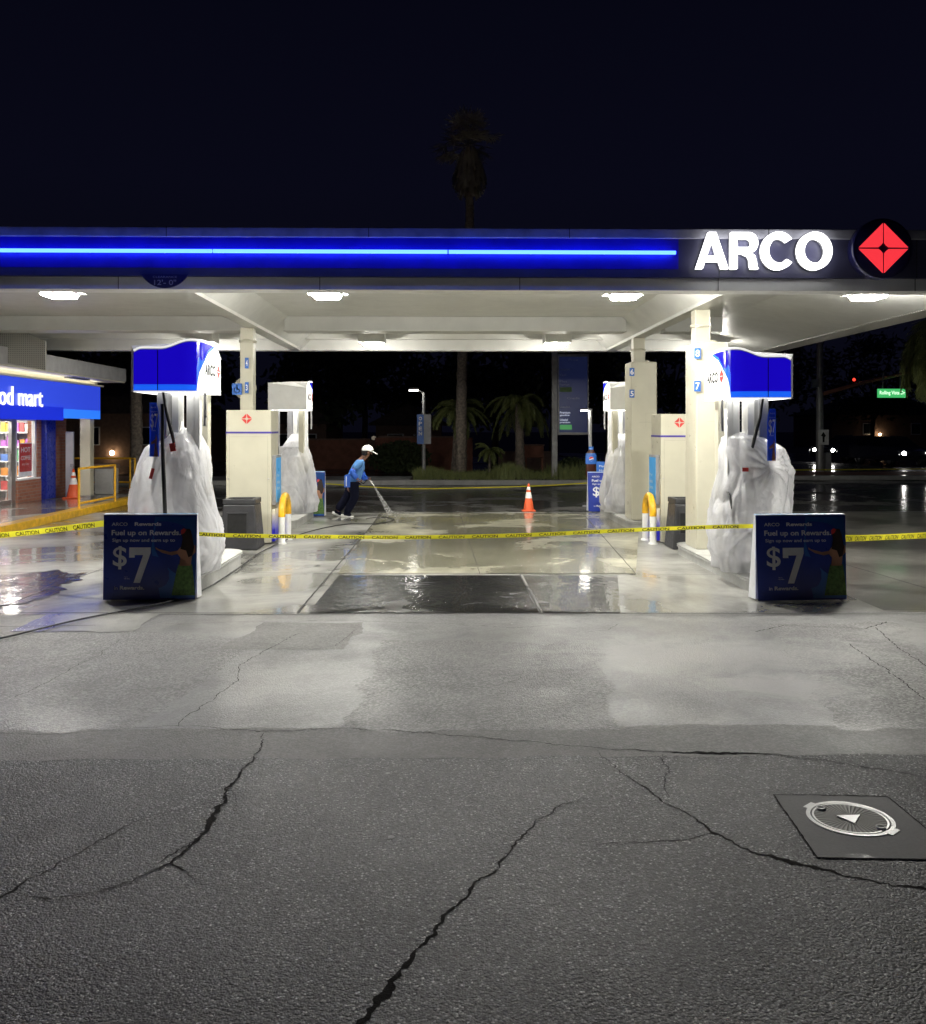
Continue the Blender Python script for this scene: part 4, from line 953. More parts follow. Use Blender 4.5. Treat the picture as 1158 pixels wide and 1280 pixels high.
# ------------------------------------------------------------------ caution tapes and hose
def bez(pts, n=16):
    """Catmull-Rom through points"""
    p = [Vector(q) for q in pts]; p = [p[0]*2-p[1]]+p+[p[-1]*2-p[-2]]; out = []
    for i in range(1, len(p)-2):
        for k in range(n):
            t = k/n; a, b, c, d = p[i-1], p[i], p[i+1], p[i+2]
            out.append(.5*((2*b)+(c-a)*t+(2*a-5*b+4*c-d)*t*t+(3*b-a-3*c+d)*t**3))
    out.append(p[-2]); return out
def tape(label, pts, ht, words=True, tw=.0, pitch=.42, lw=.33, flip=False):
    t = thing('caution_tape', label, 'caution tape', pts[0], 'yellow caution tapes')
    c = bez(pts, 20); n = len(c); acc = [0]
    for a, b in zip(c, c[1:]): acc.append(acc[-1]+(b-a).length)
    def fr_(s_, v, d):
        s_ = min(max(s_, 0), acc[-1]-1e-4)
        lo = 0
        while acc[lo+1] < s_: lo += 1
        u = (s_-acc[lo])/(acc[lo+1]-acc[lo]); q = c[lo].lerp(c[lo+1], u); dr = (c[lo+1]-c[lo]).normalized()
        k = tw*math.sin(s_*1.3)
        up = Vector((0,0,1)); nn = dr.cross(up).normalized()
        if nn.y > 0: nn = -nn
        up = (up*math.cos(k)+nn*math.sin(k)); n2 = (nn*math.cos(k)-Vector((0,0,1))*math.sin(k))
        return q+up*v+n2*d
    m = int(acc[-1]/.06)+2; mb = MB(); vs = []
    for i in range(m+1):
        s_ = acc[-1]*i/m
        for v in (-ht/2, ht/2): vs.append(fr_(s_, v, 0))
    mb.add(vs, [(2*i, 2*i+2, 2*i+3, 2*i+1) for i in range(m)], 0, True); mb.build('ribbon', M['tape'], t)
    if words:
        mb = MB(); s_ = .08
        while s_+lw < acc[-1]:
            mb.text('CAUTION', s_, s_+lw, -ht*.44, ht*.3, lambda u,v,d: fr_(u, v, .004), bold=.025); s_ += pitch
        mb.build('lettering', M['tape_ink'], t)
    return t
tape('yellow caution tape running from the frame edge to the dark blue promotion sign', [P(-60,673,11.2), P(0,669,11.0), P(60,663,10.8), P(132,654,10.45)], .07, tw=.35)
tape('long yellow caution tape stretched across the lane between two promotion signs', [P(238,667,10.35), P(300,669.5,10.6), P(420,671,10.9), P(520,671.5,11.1), P(650,669,11.0), P(780,663,10.8), P(880,659,10.55), P(945,657.5,10.15)], .046, tw=.12, pitch=.4, lw=.31)
tape('yellow caution tape leaving the cream pillar side promotion sign toward the street', [P(1048,673,10.2), P(1090,672,10.9), P(1158,669,11.8), P(1215,665,12.6)], .075, tw=.3)
tape('thin yellow caution tape sagging across the far side behind the washing man', [P(345,600,22.5), P(400,604,22.6), P(500,610.5,22.8), P(600,609.5,22.7), P(680,607,22.4), P(738,603.5,21.88)], .028, words=False)
tape('thin yellow caution tape running along the street side beyond the pump', [P(980,587.5,25), P(1060,587,26), P(1158,586,27), P(1210,585,28)], .03, words=False)
hp = bez([G(*q) for q in ((-40,806),(0,801),(100,777),(200,757),(250,742),(296,714),(330,690),(380,668),(430,657),(470,656),(492,651.5),(486,648.5),(466,648.5),(458,650))], 14)
hz = [Vector((p.x, p.y, .022)) for p in hp]
o = MB().tube(hz, .009, 8).build('pressure_hose', M['black']); tag(o, 'long black pressure hose snaking over the wet paving to the man', 'hose')

# ------------------------------------------------------------------ cones
def cone(label, cx, cy, z, h, r):
    t = thing('traffic_cone', label, 'traffic cone', (cx, cy, z), 'orange traffic cones')
    MB().box(cx-r*1.25,cx+r*1.25,cy-r*1.25,cy+r*1.25,z+.002,z+.03).build('base', M['orange'], t, .01)
    rr = lambda u: r*(1-u)+.018*u
    MB().lathe([(rr(0),.03),(rr(1)*.99,h),(0,h+.002)], (cx,cy,z), 20).build('cone', M['orange'], t)
    for a, b in ((.45,.68),(.76,.88)): MB().lathe([(rr(a)+.004,.03+(h-.03)*a),(rr(b)+.004,.03+(h-.03)*b)], (cx,cy,z), 20).build('reflective_band', M['reflect'], t)
c = G(661, 639); cone('orange traffic cone standing alone on the wet lane', c.x, c.y, 0, .62, .12)
c = P(92, 615, 22.9); cone('orange traffic cone beside the white door near the food mart', c.x, 22.9, .15, .72, .16)

# ------------------------------------------------------------------ food mart
XW = -9.75
def yx(px, X=XW): return PX(px, 600, X).y
kind(MB().box(-30, -8.02, 9, 27, .0, .15).build('mart_sidewalk', M['walk']), 'structure')
kind(MB().box(-8.018, -7.72, 9, 25.3, .0, .152).build('yellow_kerb', M['kerb_yellow'], None, .02), 'structure')
fm = thing('food_mart', 'small brick food mart with glowing blue sign band and lit windows', 'shop', (-10, 20, .15))
y0, y1, y2, y3, y4, y5 = yx(-10), yx(17), yx(23), yx(46), yx(52), yx(82)
mb = MB(); mb.box(XW-.25, XW, y2, y4, .151, .66); mb.build('brick_wall', M['brick'], fm)
o = MB().box(XW-.26, XW+.03, y2, y4-.1, .661, .7).build('window_sill', M['cornice'], fm)
MB().box(XW-.25, XW-.001, y3+.08, y4, .702, 2.1).build('brick_wall', M['brick'], fm)
MB().box(XW-.25, XW+.02, yx(65), y5, .151, 2.4).build('brick_wall', M['brick'], fm)
MB().box(XW-.05, XW+.12, yx(52.5), yx(64), .152, 2.12).build('blue_pilaster', mat('pilaster blue', (.015,.035,.36), .3), fm, .01)
wf = MB(); wf.box(XW-.12, XW-.04, y3, y3+.078, .702, 2.1); wf.box(XW-.12, XW-.04, y2-.04, y2+.03, .702, 2.1); wf.box(XW-.12,XW-.04,y2+.031,y3-.001,2.04,2.1)
wo = wf.build('window', M['cornice'], fm); MB().box(XW-.09, XW-.08, y2+.03, y3, .702, 2.039).build('pane', M['glass'], wo)
df = MB(); df.box(XW-.12, XW-.04, y1, y2-.042, .152, 2.1); df.box(XW-.12, XW-.04, y0-1.4, y1-.001, 2.02, 2.1); df.box(XW-.11,XW-.05,y0-1.2,y1-.001,.155,.25); df.box(XW-.11,XW-.05,y0-.1,y0,.251,2.019)
do = df.build('door', M['steel'], fm); MB().box(XW-.085, XW-.078, y0-1.2, y1-.001, .251, 2.019).build('pane', M['glass'], do)
MB().box(XW+.0, XW+.04, y1-.22, y1-.18, .9, 1.3).build('handle', M['steel'], do)
mb = MB(); mb.box(-14.2, -14.0, 12, 24, .15, 2.6); mb.box(-13.99, XW-.3, 24-.2, 24, .15, 2.6); mb.box(-14.0, XW-.26, 12, 23.8, 2.45, 2.6); mb.build('interior_wall', M['cornice'], fm)
MB().box(XW-.25, XW, 12, y0-1.5, .15, 2.4).build('brick_wall', M['brick'], fm)
XF = -8.62
# sign band: solid box with coloured face panels
Ya, Yb_ = 16.8, PX(126, 500, XF).y
zt1, zb1 = 2.89, 2.09
MB().box(XW-.25, XW, 12, 24, 2.402, 3.0).build('upper_wall', M['cream'], fm)
MB().box(XF-.1, XF-.006, Ya, Yb_-.02, zb1, zt1).build('sign_box', M['mart_blue2'], fm)
MB().box(XF-.005, XF, Ya, Yb_-.02, zb1+.21, zt1).build('sign_face', M['mart_blue'], fm)
MB().box(XF-.005, XF, PX(77, 515, XF).y, Yb_-.02, zb1, zb1+.209).build('sign_stripe', M['mart_sky'], fm)
MB().box(XF-.003, XF+.03, Ya, PX(78, 515, XF).y, zb1-.05, zb1+.24).build('header_strip', M['mart_blue2'], fm)
ytxt1 = PX(52, 500, XF).y; ytxt0 = ytxt1-2.42
ls = MB().text('food mart', ytxt0, ytxt1, 2.31, 2.70, lambda u,v,d: (XF+.01+d, u, v), bold=.0, ext=.03); ls.build('lettering', M['val_white'], fm)
mb = MB()
for k in range(30): 
    y = 15.3+k*.25+random.uniform(-.06,.06); mb.box(XF-.06, XF-.02, y, y+.03, zt1+.001, zt1+.03+random.random()*.03)
mb.build('bird_spike', M['white'], fm)
rf = MB().box(-16, -8.05, 12, 23.5, 3.03, 3.35).build('roof', M['signgrey'], fm, .01)
MB().box(-15.9, -8.06, 12.1, 23.45, 3.0, 3.028).build('soffit', M['cream'], rf)
MB().box(-8.5, -8.3, 20.8, 21.8, 2.975, 2.998).build('soffit_vent', M['grey'], rf)
MB().box(XF-.09, XF-.04, 12.2, Yb_-.1, zt1+.001, 2.999).build('head_board', M['cream'], fm)
MB().box(XF+.01, XF+.12, 15, Yb_-.1, 2.885, 2.9).build('fill_tray', M['cream'], fm)  # added tray carrying the soffit glow strip
MB().box(XF+.108, XF+.12, 15, Yb_-.1, 2.9005, 2.925).build('fill_screen', M['cream'], fm)  # added lip that hides the strip from the camera
MB().box(XF+.05, XF+.08, 15.1, Yb_-.3, 2.905, 2.915).build('soffit_fill_strip', M['soffit_fill'], fm)  # added hidden strip that brightens the soffit
for y in (16.5, 19.2, 20.8, 22.6): MB().box(-11.6,-10.4,y-.15,y+.15,2.41,2.449).build('shop_lamp', M['shoplight'], fm)
po = thing('support_post', 'square cream post holding up the food mart eave', 'post', (-8.9, 22.87, .15))
a = P(100, 600, 22.87).x; b = P(113, 600, 22.87).x
MB().box(a, b, 22.87, 23.12, .152, 2.999).build('shaft', M['cream'], po, .01); MB().box(a-.03, b+.03, 22.84, 23.15, .151, .22).build('base_plate', M['steel'], po)
pr = thing('window_poster', 'red and white poster behind the food mart window', 'poster', (XW-.06, 21.9, 1.0))
ya, yb2 = yx(29), yx(45.5)
MB().box(XW-.105, XW-.095, ya, yb2, .74, 1.52).build('sheet', M['coroplast'], pr)
MB().box(XW-.094, XW-.0925, ya+.03, yb2-.03, .85, 1.5).build('print', M['red'], pr)
mb = MB(); f = lambda u,v,d: (XW-.0915, ya+u, v); wd_ = yb2-ya
mb.text('HOT', .1, wd_-.1, 1.3, 1.42, f, bold=.03); mb.text('COFFEE', .1, wd_-.1, 1.12, 1.22, f, bold=.03); mb.text('any size', .15, wd_-.2, .98, 1.06, f); mb.build('lettering', M['print_white'], pr)
dl = thing('white_door', 'white door leaf standing ajar behind the brick pier', 'door', (-9.3, 23.6, .15))
a = P(82, 600, 23.3).x; b = P(92, 600, 23.3).x
MB().box(a, b, 23.3, 23.36, .16, 1.78).build('leaf', M['white'], dl, .01); MB().box(b-.06,b+.03,23.25,23.298,.9,.98).build('handle', M['steel'], dl)
# shelves and packets inside
cols = [((.5,.08,.08)),(.55,.4,.06),(.1,.2,.5),(.35,.12,.4),(.6,.6,.55),(.1,.35,.15),(.6,.25,.05)]
pm = [mat('packet %s' % n_, c_, .4) for n_, c_ in zip(('red','yellow','blue','violet','white','green','orange'), cols)]
for si, (xx0, lbl) in enumerate(((-11.12, 'shop shelf unit with coloured packets seen through the front window'), (-12.4, 'shop shelf unit with coloured packets seen through the door glass'))):
    t = thing('shop_shelf', lbl, 'shelf unit', (xx0+.6, 23.6, .15), 'shop shelves')
    MB().box(xx0, xx0+1.2, 23.7, 23.74, .152, 2.05).build('back', M['grey'], t)
    for k in range(5):
        z = .3+.36*k; MB().box(xx0, xx0+1.2, 23.3, 23.699, z, z+.03).build('shelf', M['white'], t)
        x = xx0+.03
        while x < xx0+1.05:
            w_ = random.uniform(.1,.2); h_ = random.uniform(.14,.28)
            o = MB().box(x, x+w_-.02, 23.32, 23.5, z+.032, z+.03+h_).build('packet', random.choice(pm)); x += w_
            tag(o, 'small coloured packet on the shelves inside the food mart', 'packet', 'packets on the shop shelves')
# railings
def rail(label, pts, h0, h1, r=.025, mid=True):
    t = thing('yellow_railing', label, 'railing', pts[0], 'yellow pipe railings')
    for p in pts: MB().tube([(p[0],p[1],.15),(p[0],p[1],h1)], r, 10).build('post', M['yellow'], t)
    for z in ((h1, h0) if mid else (h1,)):
        MB().tube([(p[0],p[1],z) for p in pts], r, 10).build('rail', M['yellow'], t)
    return t
pa = P(99, 632, 19.9); pb = P(144, 625, 21.9)
rail('yellow pipe railing hoop standing on the yellow kerb', [(pa.x,19.9,0),(pb.x,21.9,0)], .26, 1.0)
rail('yellow pipe railing farther back behind the concrete bin', [(-10.2,25.0,0),(P(163,600,25.0).x,25.0,0),(P(169,600,24.6).x,24.6,0)], .42, 1.06)
t = thing('concrete_bin', 'square concrete waste bin on the walk behind the railing', 'waste bin', (-9.2, 24.6, .15))
a = P(118, 600, 24.2).x; b = P(141, 600, 24.2).x
MB().box(a, b, 24.2, 24.65, .152, .82).build('body', M['kerb'], t, .02); MB().box(a-.03,b+.03,24.17,24.68,.821,.94).build('lid', M['stucco'], t, .02)

# ------------------------------------------------------------------ person
def skin_obj(name, verts, edges, radii, m, parent, sub=2):
    me = bpy.data.meshes.new(name); me.from_pydata([tuple(v) for v in verts], edges, []); me.materials.append(m)
    o = bpy.data.objects.new(name, me); COL.objects.link(o)
    if parent: o.parent = parent; o.matrix_parent_inverse = parent_inv(parent)
    sk = o.modifiers.new('skin', 'SKIN'); me.skin_vertices.new() if not me.skin_vertices else None
    for i, r in enumerate(radii):
        s = me.skin_vertices[0].data[i]; s.radius = r if isinstance(r, tuple) else (r, r)
    me.skin_vertices[0].data[0].use_root = True
    sk.use_smooth_shade = True
    su = o.modifiers.new('sub', 'SUBSURF'); su.levels = sub; su.render_levels = sub
    return o
YP = 19.55
def pp(px, py, dy=0): return P(px, py, YP+dy)
per = thing('person', 'person in white cap and light blue shirt pressure washing the wet lane', 'person', (pp(432,646).x, YP, 0))
hip = pp(441.5,600); chest = pp(449.5,583); neck = pp(453.2,573.5); headb = pp(457.5,569.5); headt = pp(461,561.5)
kF, aF, tF = pp(444,621.5,-.08), pp(432.5,640.5,-.08), pp(439.5,645.2,-.08)
kB, aB, tB = pp(435,619.5,.08), pp(421.5,637,.08), pp(427.5,645,.08)
shF, shB = pp(449.5,577.5,-.17), pp(451.5,578.5,.17)
elF, haF = pp(439.5,590.5,-.2), pp(448.2,600,-.2)
elB, haB = pp(453.5,596.5,.16), pp(461,599.2,.02)
V = [hip, chest, neck, headb, headt, kF, aF, tF, kB, aB, tB, shF, elF, haF, shB, elB, haB]
E = [(0,1),(1,2),(2,3),(3,4),(0,5),(5,6),(6,7),(0,8),(8,9),(9,10),(1,11),(11,12),(12,13),(1,14),(14,15),(15,16)]
rad = [.12,.12,.055,.075,.088,.07,.045,.04,.07,.045,.04,.06,.045,.035,.06,.045,.035]
bo = skin_obj('body', V, E, rad, M['skin'], per)
# face: nose, and hands with fingers
fd = (pp(466,570)-pp(459,566)).normalized()
MB().tube([headb.lerp(headt,.45)+Vector((.07,0,-.0)), headb.lerp(headt,.3)+Vector((.112,0,-.012))], [.012,.016], 8).build('nose', M['skin'], bo)
def hand(c, d, nm):
    d = d.normalized(); side = Vector((0,1,0)); dn = d.cross(side)
    for k in range(4):
        o = side*(-.027+.018*k); L = (.075,.085,.08,.06)[k]
        a = c+o; skin_obj('finger', [a, a+d*L*.5-dn*.0, a+d*L*.75+dn*.03, a+d*L*.6+dn*.055], [(0,1),(1,2),(2,3)], [.0095,.009,.0085,.007], M['skin'], bo, 1)
    skin_obj('thumb', [c-side*.03-d*.03, c-side*.045+dn*.02, c-side*.03+dn*.05+d*.02], [(0,1),(1,2)], [.011,.01,.008], M['skin'], bo, 1)
hand(haF, haF-elF, 'h'); hand(haB, haB-elB, 'h')
# clothing
skin_obj('shirt', [hip.lerp(chest,-.42), hip.lerp(chest,.4), chest, neck.lerp(chest,.3), shF, shF.lerp(elF,.72), shB, shB.lerp(elB,.6)], [(0,1),(1,2),(2,3),(2,4),(4,5),(2,6),(6,7)],
         [(.15,.165),(.14,.16),(.155,.165),.075,.085,.07,.085,.07], M['shirt'], per)
skin_obj('sleeve', [shF.lerp(elF,.62), elF, elF.lerp(haF,.5), elF.lerp(haF,.88)], [(0,1),(1,2),(2,3)], [.078,.085,.07,.05], M['sleeve'], per)
skin_obj('sleeve', [shB.lerp(elB,.5), elB, elB.lerp(haB,.5), elB.lerp(haB,.85)], [(0,1),(1,2),(2,3)], [.075,.08,.065,.05], M['sleeve'], per)
skin_obj('trousers', [hip+Vector((.01,0,.1)), hip.lerp(kF,.25)+Vector((0,-.04,0)), kF, aF+Vector((0,0,-.03)), hip.lerp(kB,.25)+Vector((0,.04,0)), kB, aB+Vector((0,0,-.03))], [(0,1),(1,2),(2,3),(0,4),(4,5),(5,6)],
         [(.145,.155),.125,.1,.085,.125,.1,.085], M['pants'], per)
for a, tt in ((aF, tF), (aB, tB)):
    sh = skin_obj('shoe', [a+Vector((-.05,0,-.02)), a.lerp(tt,.5), tt], [(0,1),(1,2)], [.05,.05,.042], M['pants'], per)
    d = (tt-a).normalized()
    MB().tube([a+Vector((-.1,0,-.06)), a.lerp(tt,.5)+Vector((0,0,-.045)), tt+Vector((.05,0,-.02))], [.03,.034,.03], 8).build('sole', M['cap'], sh)
hc = headb.lerp(headt, .62)
def ellipsoid(c, rx, ry, rz, n=16, m=10, z0=-1.0):
    mb = MB(); vs = []
    for j in range(m+1):
        ph = math.asin(z0)+(math.pi/2-math.asin(z0))*j/m
        for i in range(n): vs.append((c.x+rx*math.cos(ph)*math.cos(2*math.pi*i/n), c.y+ry*math.cos(ph)*math.sin(2*math.pi*i/n), c.z+rz*math.sin(ph)))
    mb.add(vs, [(j*n+i, j*n+(i+1)%n, (j+1)*n+(i+1)%n, (j+1)*n+i) for j in range(m) for i in range(n)], 0, True); return mb
ellipsoid(hc+Vector((-.045,0,-.01)), .088, .098, .1).build('hair', M['hair'], per)
MB().tube([headb.lerp(headt,.5)+Vector((.03,-.1,-.03)), headb.lerp(headt,.5)+Vector((.03,-.105,.02))], .02, 8).build('ear', M['skin'], bo)
cp = ellipsoid(hc+Vector((.0,0,.03)), .125, .115, .115, z0=-.05).build('cap', M['cap'], per)
br = [(.02,-.1),(.12,-.09),(.2,-.045),(.215,0),(.2,.045),(.12,.09),(.02,.1)]
MB().prism(br, lambda u,v,d: (hc.x+u, hc.y+v, hc.z+.025+d-max(0,u-.05)*.55), .0, .014).build('brim', M['cap'], cp)
towel = MB().prism([(pp(432.5,594).x,pp(432,594).z),(pp(439,592).x,pp(439,592).z),(pp(438.5,608).x,pp(438,608).z),(pp(432,608).x,pp(432,608).z)], lambda u,v,d: (u,d,v), YP-.19, YP-.165).build('hanging_jacket', M['sleeve'], per, .008)
MB().box(pp(433.8,600).x,pp(434.8,600).x,YP-.194,YP-.191,pp(434,607).z,pp(434,595).z).build('stripe', M['cap'], towel)
ws = thing('washer_lance', 'white and blue pressure washer lance held by the person', 'washer lance', haB)
tip = pp(467.5,607,.0)
MB().tube([haF+Vector((.03,0,-.03)), haF.lerp(haB,.5)+Vector((0,0,-.08)), haB+Vector((-.03,0,-.01))], .014, 8).build('supply_hose', M['black'], ws)
MB().tube([haB+Vector((-.05,0,.02)), haB+Vector((.01,0,-.0))], .022, 8).build('grip', M['sleeve'], ws); MB().tube([haB+Vector((.01,0,0)), tip], .013, 8).build('wand', M['cap'], ws)
end = G(487, 643); end.y = YP-.0; end = P(488, 642.5, YP-.15)
dv = end-tip; nn = 7
o = MB().tube([tip+dv*(k/nn) for k in range(nn+1)], [.01+.055*(k/nn)**1.0 for k in range(nn+1)], 12).build('water_jet', M['spray'])
tag(o, 'pale jet of water hitting the paving from the washer lance', 'water jet')
mb = MB()
for k in range(240):
    a = random.uniform(0, 2*math.pi); r = abs(random.gauss(0, .28)); h_ = abs(random.gauss(0, .07))*math.exp(-r*2)
    c = Vector((end.x+r*math.cos(a)*1.3+.15, end.y+r*math.sin(a), .02+h_)); s_ = random.uniform(.004,.011)
    mb.add([c+Vector((s_,0,0)), c+Vector((-s_,0,0)), c+Vector((0,0,s_)), c+Vector((0,0,-s_)), c+Vector((0,s_,0)), c+Vector((0,-s_,0))], [(0,2,4),(2,1,4),(1,3,4),(3,0,4),(2,0,5),(1,2,5),(3,1,5),(0,3,5)])
kind(mb.build('splash_droplets', M['spray']), 'stuff')

# ------------------------------------------------------------------ planter, lamps, price board
kind(MB().box(-1.2, 5.2, 30.6, 36, .004, .16).build('planter_bed', M['soil']), 'structure')
kind(MB().box(-9.5, 5.4, 30.3, 30.595, .004, .17).build('rear_kerb', M['kerb'], None, .02), 'structure')
kind(MB().box(-25, -1.25, 30.6, 34, .004, .12).build('rear_walk', M['kerb']), 'structure')
mb = MB()
for k in range(5200):
    x = random.uniform(-1.1, 5.2); y = random.uniform(30.65, 33.5)
    dens = .5+.5*noise.noise((x*.8, y*.8, 2))
    h_ = random.uniform(.12, .3)+.5*max(0, noise.noise((x*.7, 4, 1)))+(.35 if x > 3.6 else 0)*random.random()
    if random.random() > .35+dens*.7: continue
    dx, dy = random.gauss(0,.12), random.gauss(0,.1); w_ = random.uniform(.006,.014)
    mb.add([(x-w_,y,.15),(x+w_,y,.15),(x+dx*.4+w_*.7,y+dy*.4,.15+h_*.6),(x+dx*.4-w_*.7,y+dy*.4,.15+h_*.6),(x+dx,y+dy,.15+h_)], [(0,1,2,3),(3,2,4)])
kind(mb.build('planter_grass', M['grass']), 'stuff')

t = thing('street_lamp', 'short street lamp with a lit head and small blue banner', 'street lamp', (P(530,590,31.6).x, 31.6, .16))
px_, zt_ = P(530,590,31.6).x, P(530,490,31.6).z
MB().tube([(px_,31.6,.16),(px_,31.6,zt_)], [.07,.05], 12).build('pole', M['galv'], t)
hx = P(513,487,31.6)
arm = MB().tube([(px_,31.6,zt_-.03),(hx.x+.2,31.45,hx.z-.0)], .03, 8).build('arm', M['galv'], t)
hd = MB().box(hx.x-.04,hx.x+.3,31.32,31.58,hx.z-.02,hx.z+.05).build('lamp_head', M['galv'], t, .02)
MB().box(hx.x-.02,hx.x+.26,31.34,31.56,hx.z-.05,hx.z-.021).build('led_lens', M['lamphead'], hd)
a, b = P(521.5,518,31.5), P(530,555,31.5)
s_ = MB().box(a.x,b.x,31.48,31.52,b.z,a.z).build('banner', M['sign_blue'], t); 
mb = MB(); 
for k in range(4): mb.text('OPEN'[k], a.x+.06, a.x+.17, a.z-.2-.17*k, a.z-.08-.17*k, lambda u,v,d: (u,31.475,v), bold=.02)
mb.build('lettering', M['print_white'], s_)
b2 = P(539,555,31.5); MB().box(b.x+.005,b2.x,31.5,31.54,b.z+.0,a.z).build('banner_back', M['signgrey'], t)

pb_ = thing('price_board', 'tall navy price board with green price box on a grey pole', 'price board', (P(693,590,31.2).x, 31.2, .16))
xa, xb = P(689,560,31.2).x, P(697,560,31.2).x
MB().box(xa+.02,xb+.0,31.1,31.3,.16,5.5).build('pole', M['galv'], pb_, .02)
a, b = P(697.5,444,31.1), P(736,542,31.1)
bd = MB().box(a.x,b.x,31.1,31.3,b.z,a.z).build('board', M['boardlit'], pb_)
mb = MB(); e_ = .06
mb.box(a.x-.0,b.x+.0,31.05,31.098,a.z-.05,a.z+.03); mb.box(a.x,b.x,31.05,31.098,b.z-.04,b.z+.04); mb.box(a.x,a.x+.04,31.05,31.098,b.z+.041,a.z-.051); mb.box(b.x-.04,b.x,31.05,31.098,b.z+.041,a.z-.051); mb.build('frame', M['galv'], bd)
f = lambda u,v,d: (u,31.09,v); mb = MB()
zz = lambda py: P(700,py,31.1).z; xx = lambda px: P(px,500,31.1).x
for wd_, x0_, x1_, y_ in (('Price',711,723,451),('Unleaded',700,712,463),('Cash',700,708,470),('Plus',700,709,478),('Premium',700,712,482),('Credit',709,725,499),('Unleaded',700,712,510)):
    mb.text(wd_, xx(x0_), xx(x1_), zz(y_), zz(y_-2.6), f)
mb.build('faint_lettering', M['print_grey'], bd); mb = MB()
for wd_, x0_, x1_, y_ in (('Premium',700,713,517),('gasoline',700,712,520.5),('Unleaded',700,710,526),('premium',700,713,529.5)): mb.text(wd_, xx(x0_), xx(x1_), zz(y_), zz(y_-2.6), f, bold=.03)
mb.build('lettering', M['pricewhite'], bd)
for y_, m_ in ((537,M['pricegreen']),(490,M['print_green'])): MB().box(xx(700),xx(715),31.085,31.092,zz(y_),zz(y_-6)).build('price_box', m_, bd)

lp_ = thing('light_pole', 'bright white lit pole beside the price board', 'light pole', (P(738,565,26).x, 26, 0))
xc = P(738,540,26).x; zt_ = P(738,513,26).z
MB().tube([(xc,26,.0),(xc,26,zt_)], .05, 12).build('pole', M['white'], lp_); MB().box(xc-.28,xc+.04,25.85,26.1,zt_+.001,zt_+.05).build('lamp_head', M['galv'], lp_, .015)
MB().box(xc-.26,xc-.08,25.88,26.07,zt_-.02,zt_).build('led_lens', M['lamphead'], lp_)

# ------------------------------------------------------------------ palms and trees
def frond(mb, base, az, el, L, droop, n=26, leaf=.34, w_=.03):
    p = Vector(base); d = Vector((math.cos(az)*math.cos(el), math.sin(az)*math.cos(el), math.sin(el))); st = L/n; pts = [p.copy()]
    for k in range(n):
        d = (d+Vector((0,0,-droop/n))).normalized(); p = p+d*st; pts.append(p.copy())
    mb.tube(pts, [.02*(1-k/(n+1))+.004 for k in range(n+1)], 5, 0, False)
    for k in range(2, n):
        d = (pts[k+1]-pts[k-1]).normalized() if k < n else d
        side = d.cross(Vector((0,0,1))); side = side.normalized() if side.length > .05 else Vector((1,0,0)); up = side.cross(d)
        l = leaf*math.sin(math.pi*(.15+.8*k/n))*random.uniform(.8,1.1)
        for s_ in (-1, 1):
            e = pts[k]+(side*s_*.7+d*.6-Vector((0,0,1))*random.uniform(.25,.6)).normalized()*l
            m_ = pts[k].lerp(e,.5)+up*.02
            mb.add([pts[k]+d*w_*.6, pts[k]-d*w_*.6, m_-d*w_, e, m_+d*w_], [(0,1,2,3,4)])
def fan(mb, c, az, el, L, r, n=16):
    d = Vector((math.cos(az)*math.cos(el), math.sin(az)*math.cos(el), math.sin(el))); e = c+d*L; side = d.cross(Vector((0,0,1))).normalized(); up = side.cross(d)
    mb.tube([c, e], .015, 4, 0, False)
    for k in range(n):
        a = R(-100+200*k/(n-1)); q = (d*math.cos(a)+side*math.sin(a)).normalized(); q = (q-Vector((0,0,.25*abs(math.sin(a))+.2*random.random()))).normalized(); nn_ = q.cross(up).normalized()*.025
        t_ = e+q*r*random.uniform(.85,1.05); m_ = e.lerp(t_,.55)
        mb.add([e, m_-nn_, t_, m_+nn_], [(0,1,2,3)])
def palm(name, label, pts, r, crownfn, m, group='palms beyond the canopy'):
    t = thing(name, label, 'palm', pts[0], group)
    c = bez(pts, 14); n = len(c); rs = [r*(1.25-.4*k/n)*(1+.07*math.sin(k*2.1)) for k in range(n)]; rs[0] *= 1.35
    MB().tube(c, rs, 14).build('trunk', M['bark'], t)
    mb = MB(); crownfn(mb, c[-1]); mb.build('crown', m, t); return t
def tall_crown(mb, c):
    for k in range(300):   # skirt of dead fronds
        a = random.uniform(0, 2*math.pi); z = random.uniform(0, 1); r = .15+.5*math.sin(math.pi*min(1,.15+z*.75))
        p = c+Vector((math.cos(a)*r*.7, math.sin(a)*r*.7, .25+z*1.4)); q = c+Vector((math.cos(a)*r, math.sin(a)*r, z*1.25-.25)); nn_ = Vector((-math.sin(a), math.cos(a), 0))*.05
        mb.add([p-nn_*.4, p+nn_*.4, q+nn_, q-nn_], [(0,1,2,3)])
    top = c+Vector((0,0,1.7))
    for k in range(40): fan(mb, top, random.uniform(0,6.28), random.uniform(-.5,1.3), random.uniform(.5,.9), random.uniform(.45,.7))
palm('tall_palm', 'very tall slim fan palm rising above the canopy roof', [P(577,600,33.5), P(577,500,33.5), P(580,400,33.5), P(587,285,33.5), P(587,240,33.5)], .17, tall_crown, M['deadfrond'])
def feather_crown(L, n, dr, leaf=.34, lo=-.1):
    def f(mb, c):
        for k in range(n): frond(mb, c, k*2.4+random.uniform(-.2,.2), random.uniform(lo,1.2), L*random.uniform(.8,1.1), dr*random.uniform(.8,1.2), leaf=leaf)
    return f
palm('feather_palm', 'feather palm with arching lit fronds behind the street lamp', [P(568,596,34.5), P(570,560,34.5), P(572,512,34.5)], .12, feather_crown(1.5, 22, 2.3), M['palmleaf'])
palm('feather_palm', 'dark shaggy palm between the tall palm and price board', [P(651,596,34.2), P(650,560,34.2), P(649,505,34.2)], .16, feather_crown(1.7, 26, 2.8), M['palmleaf'])
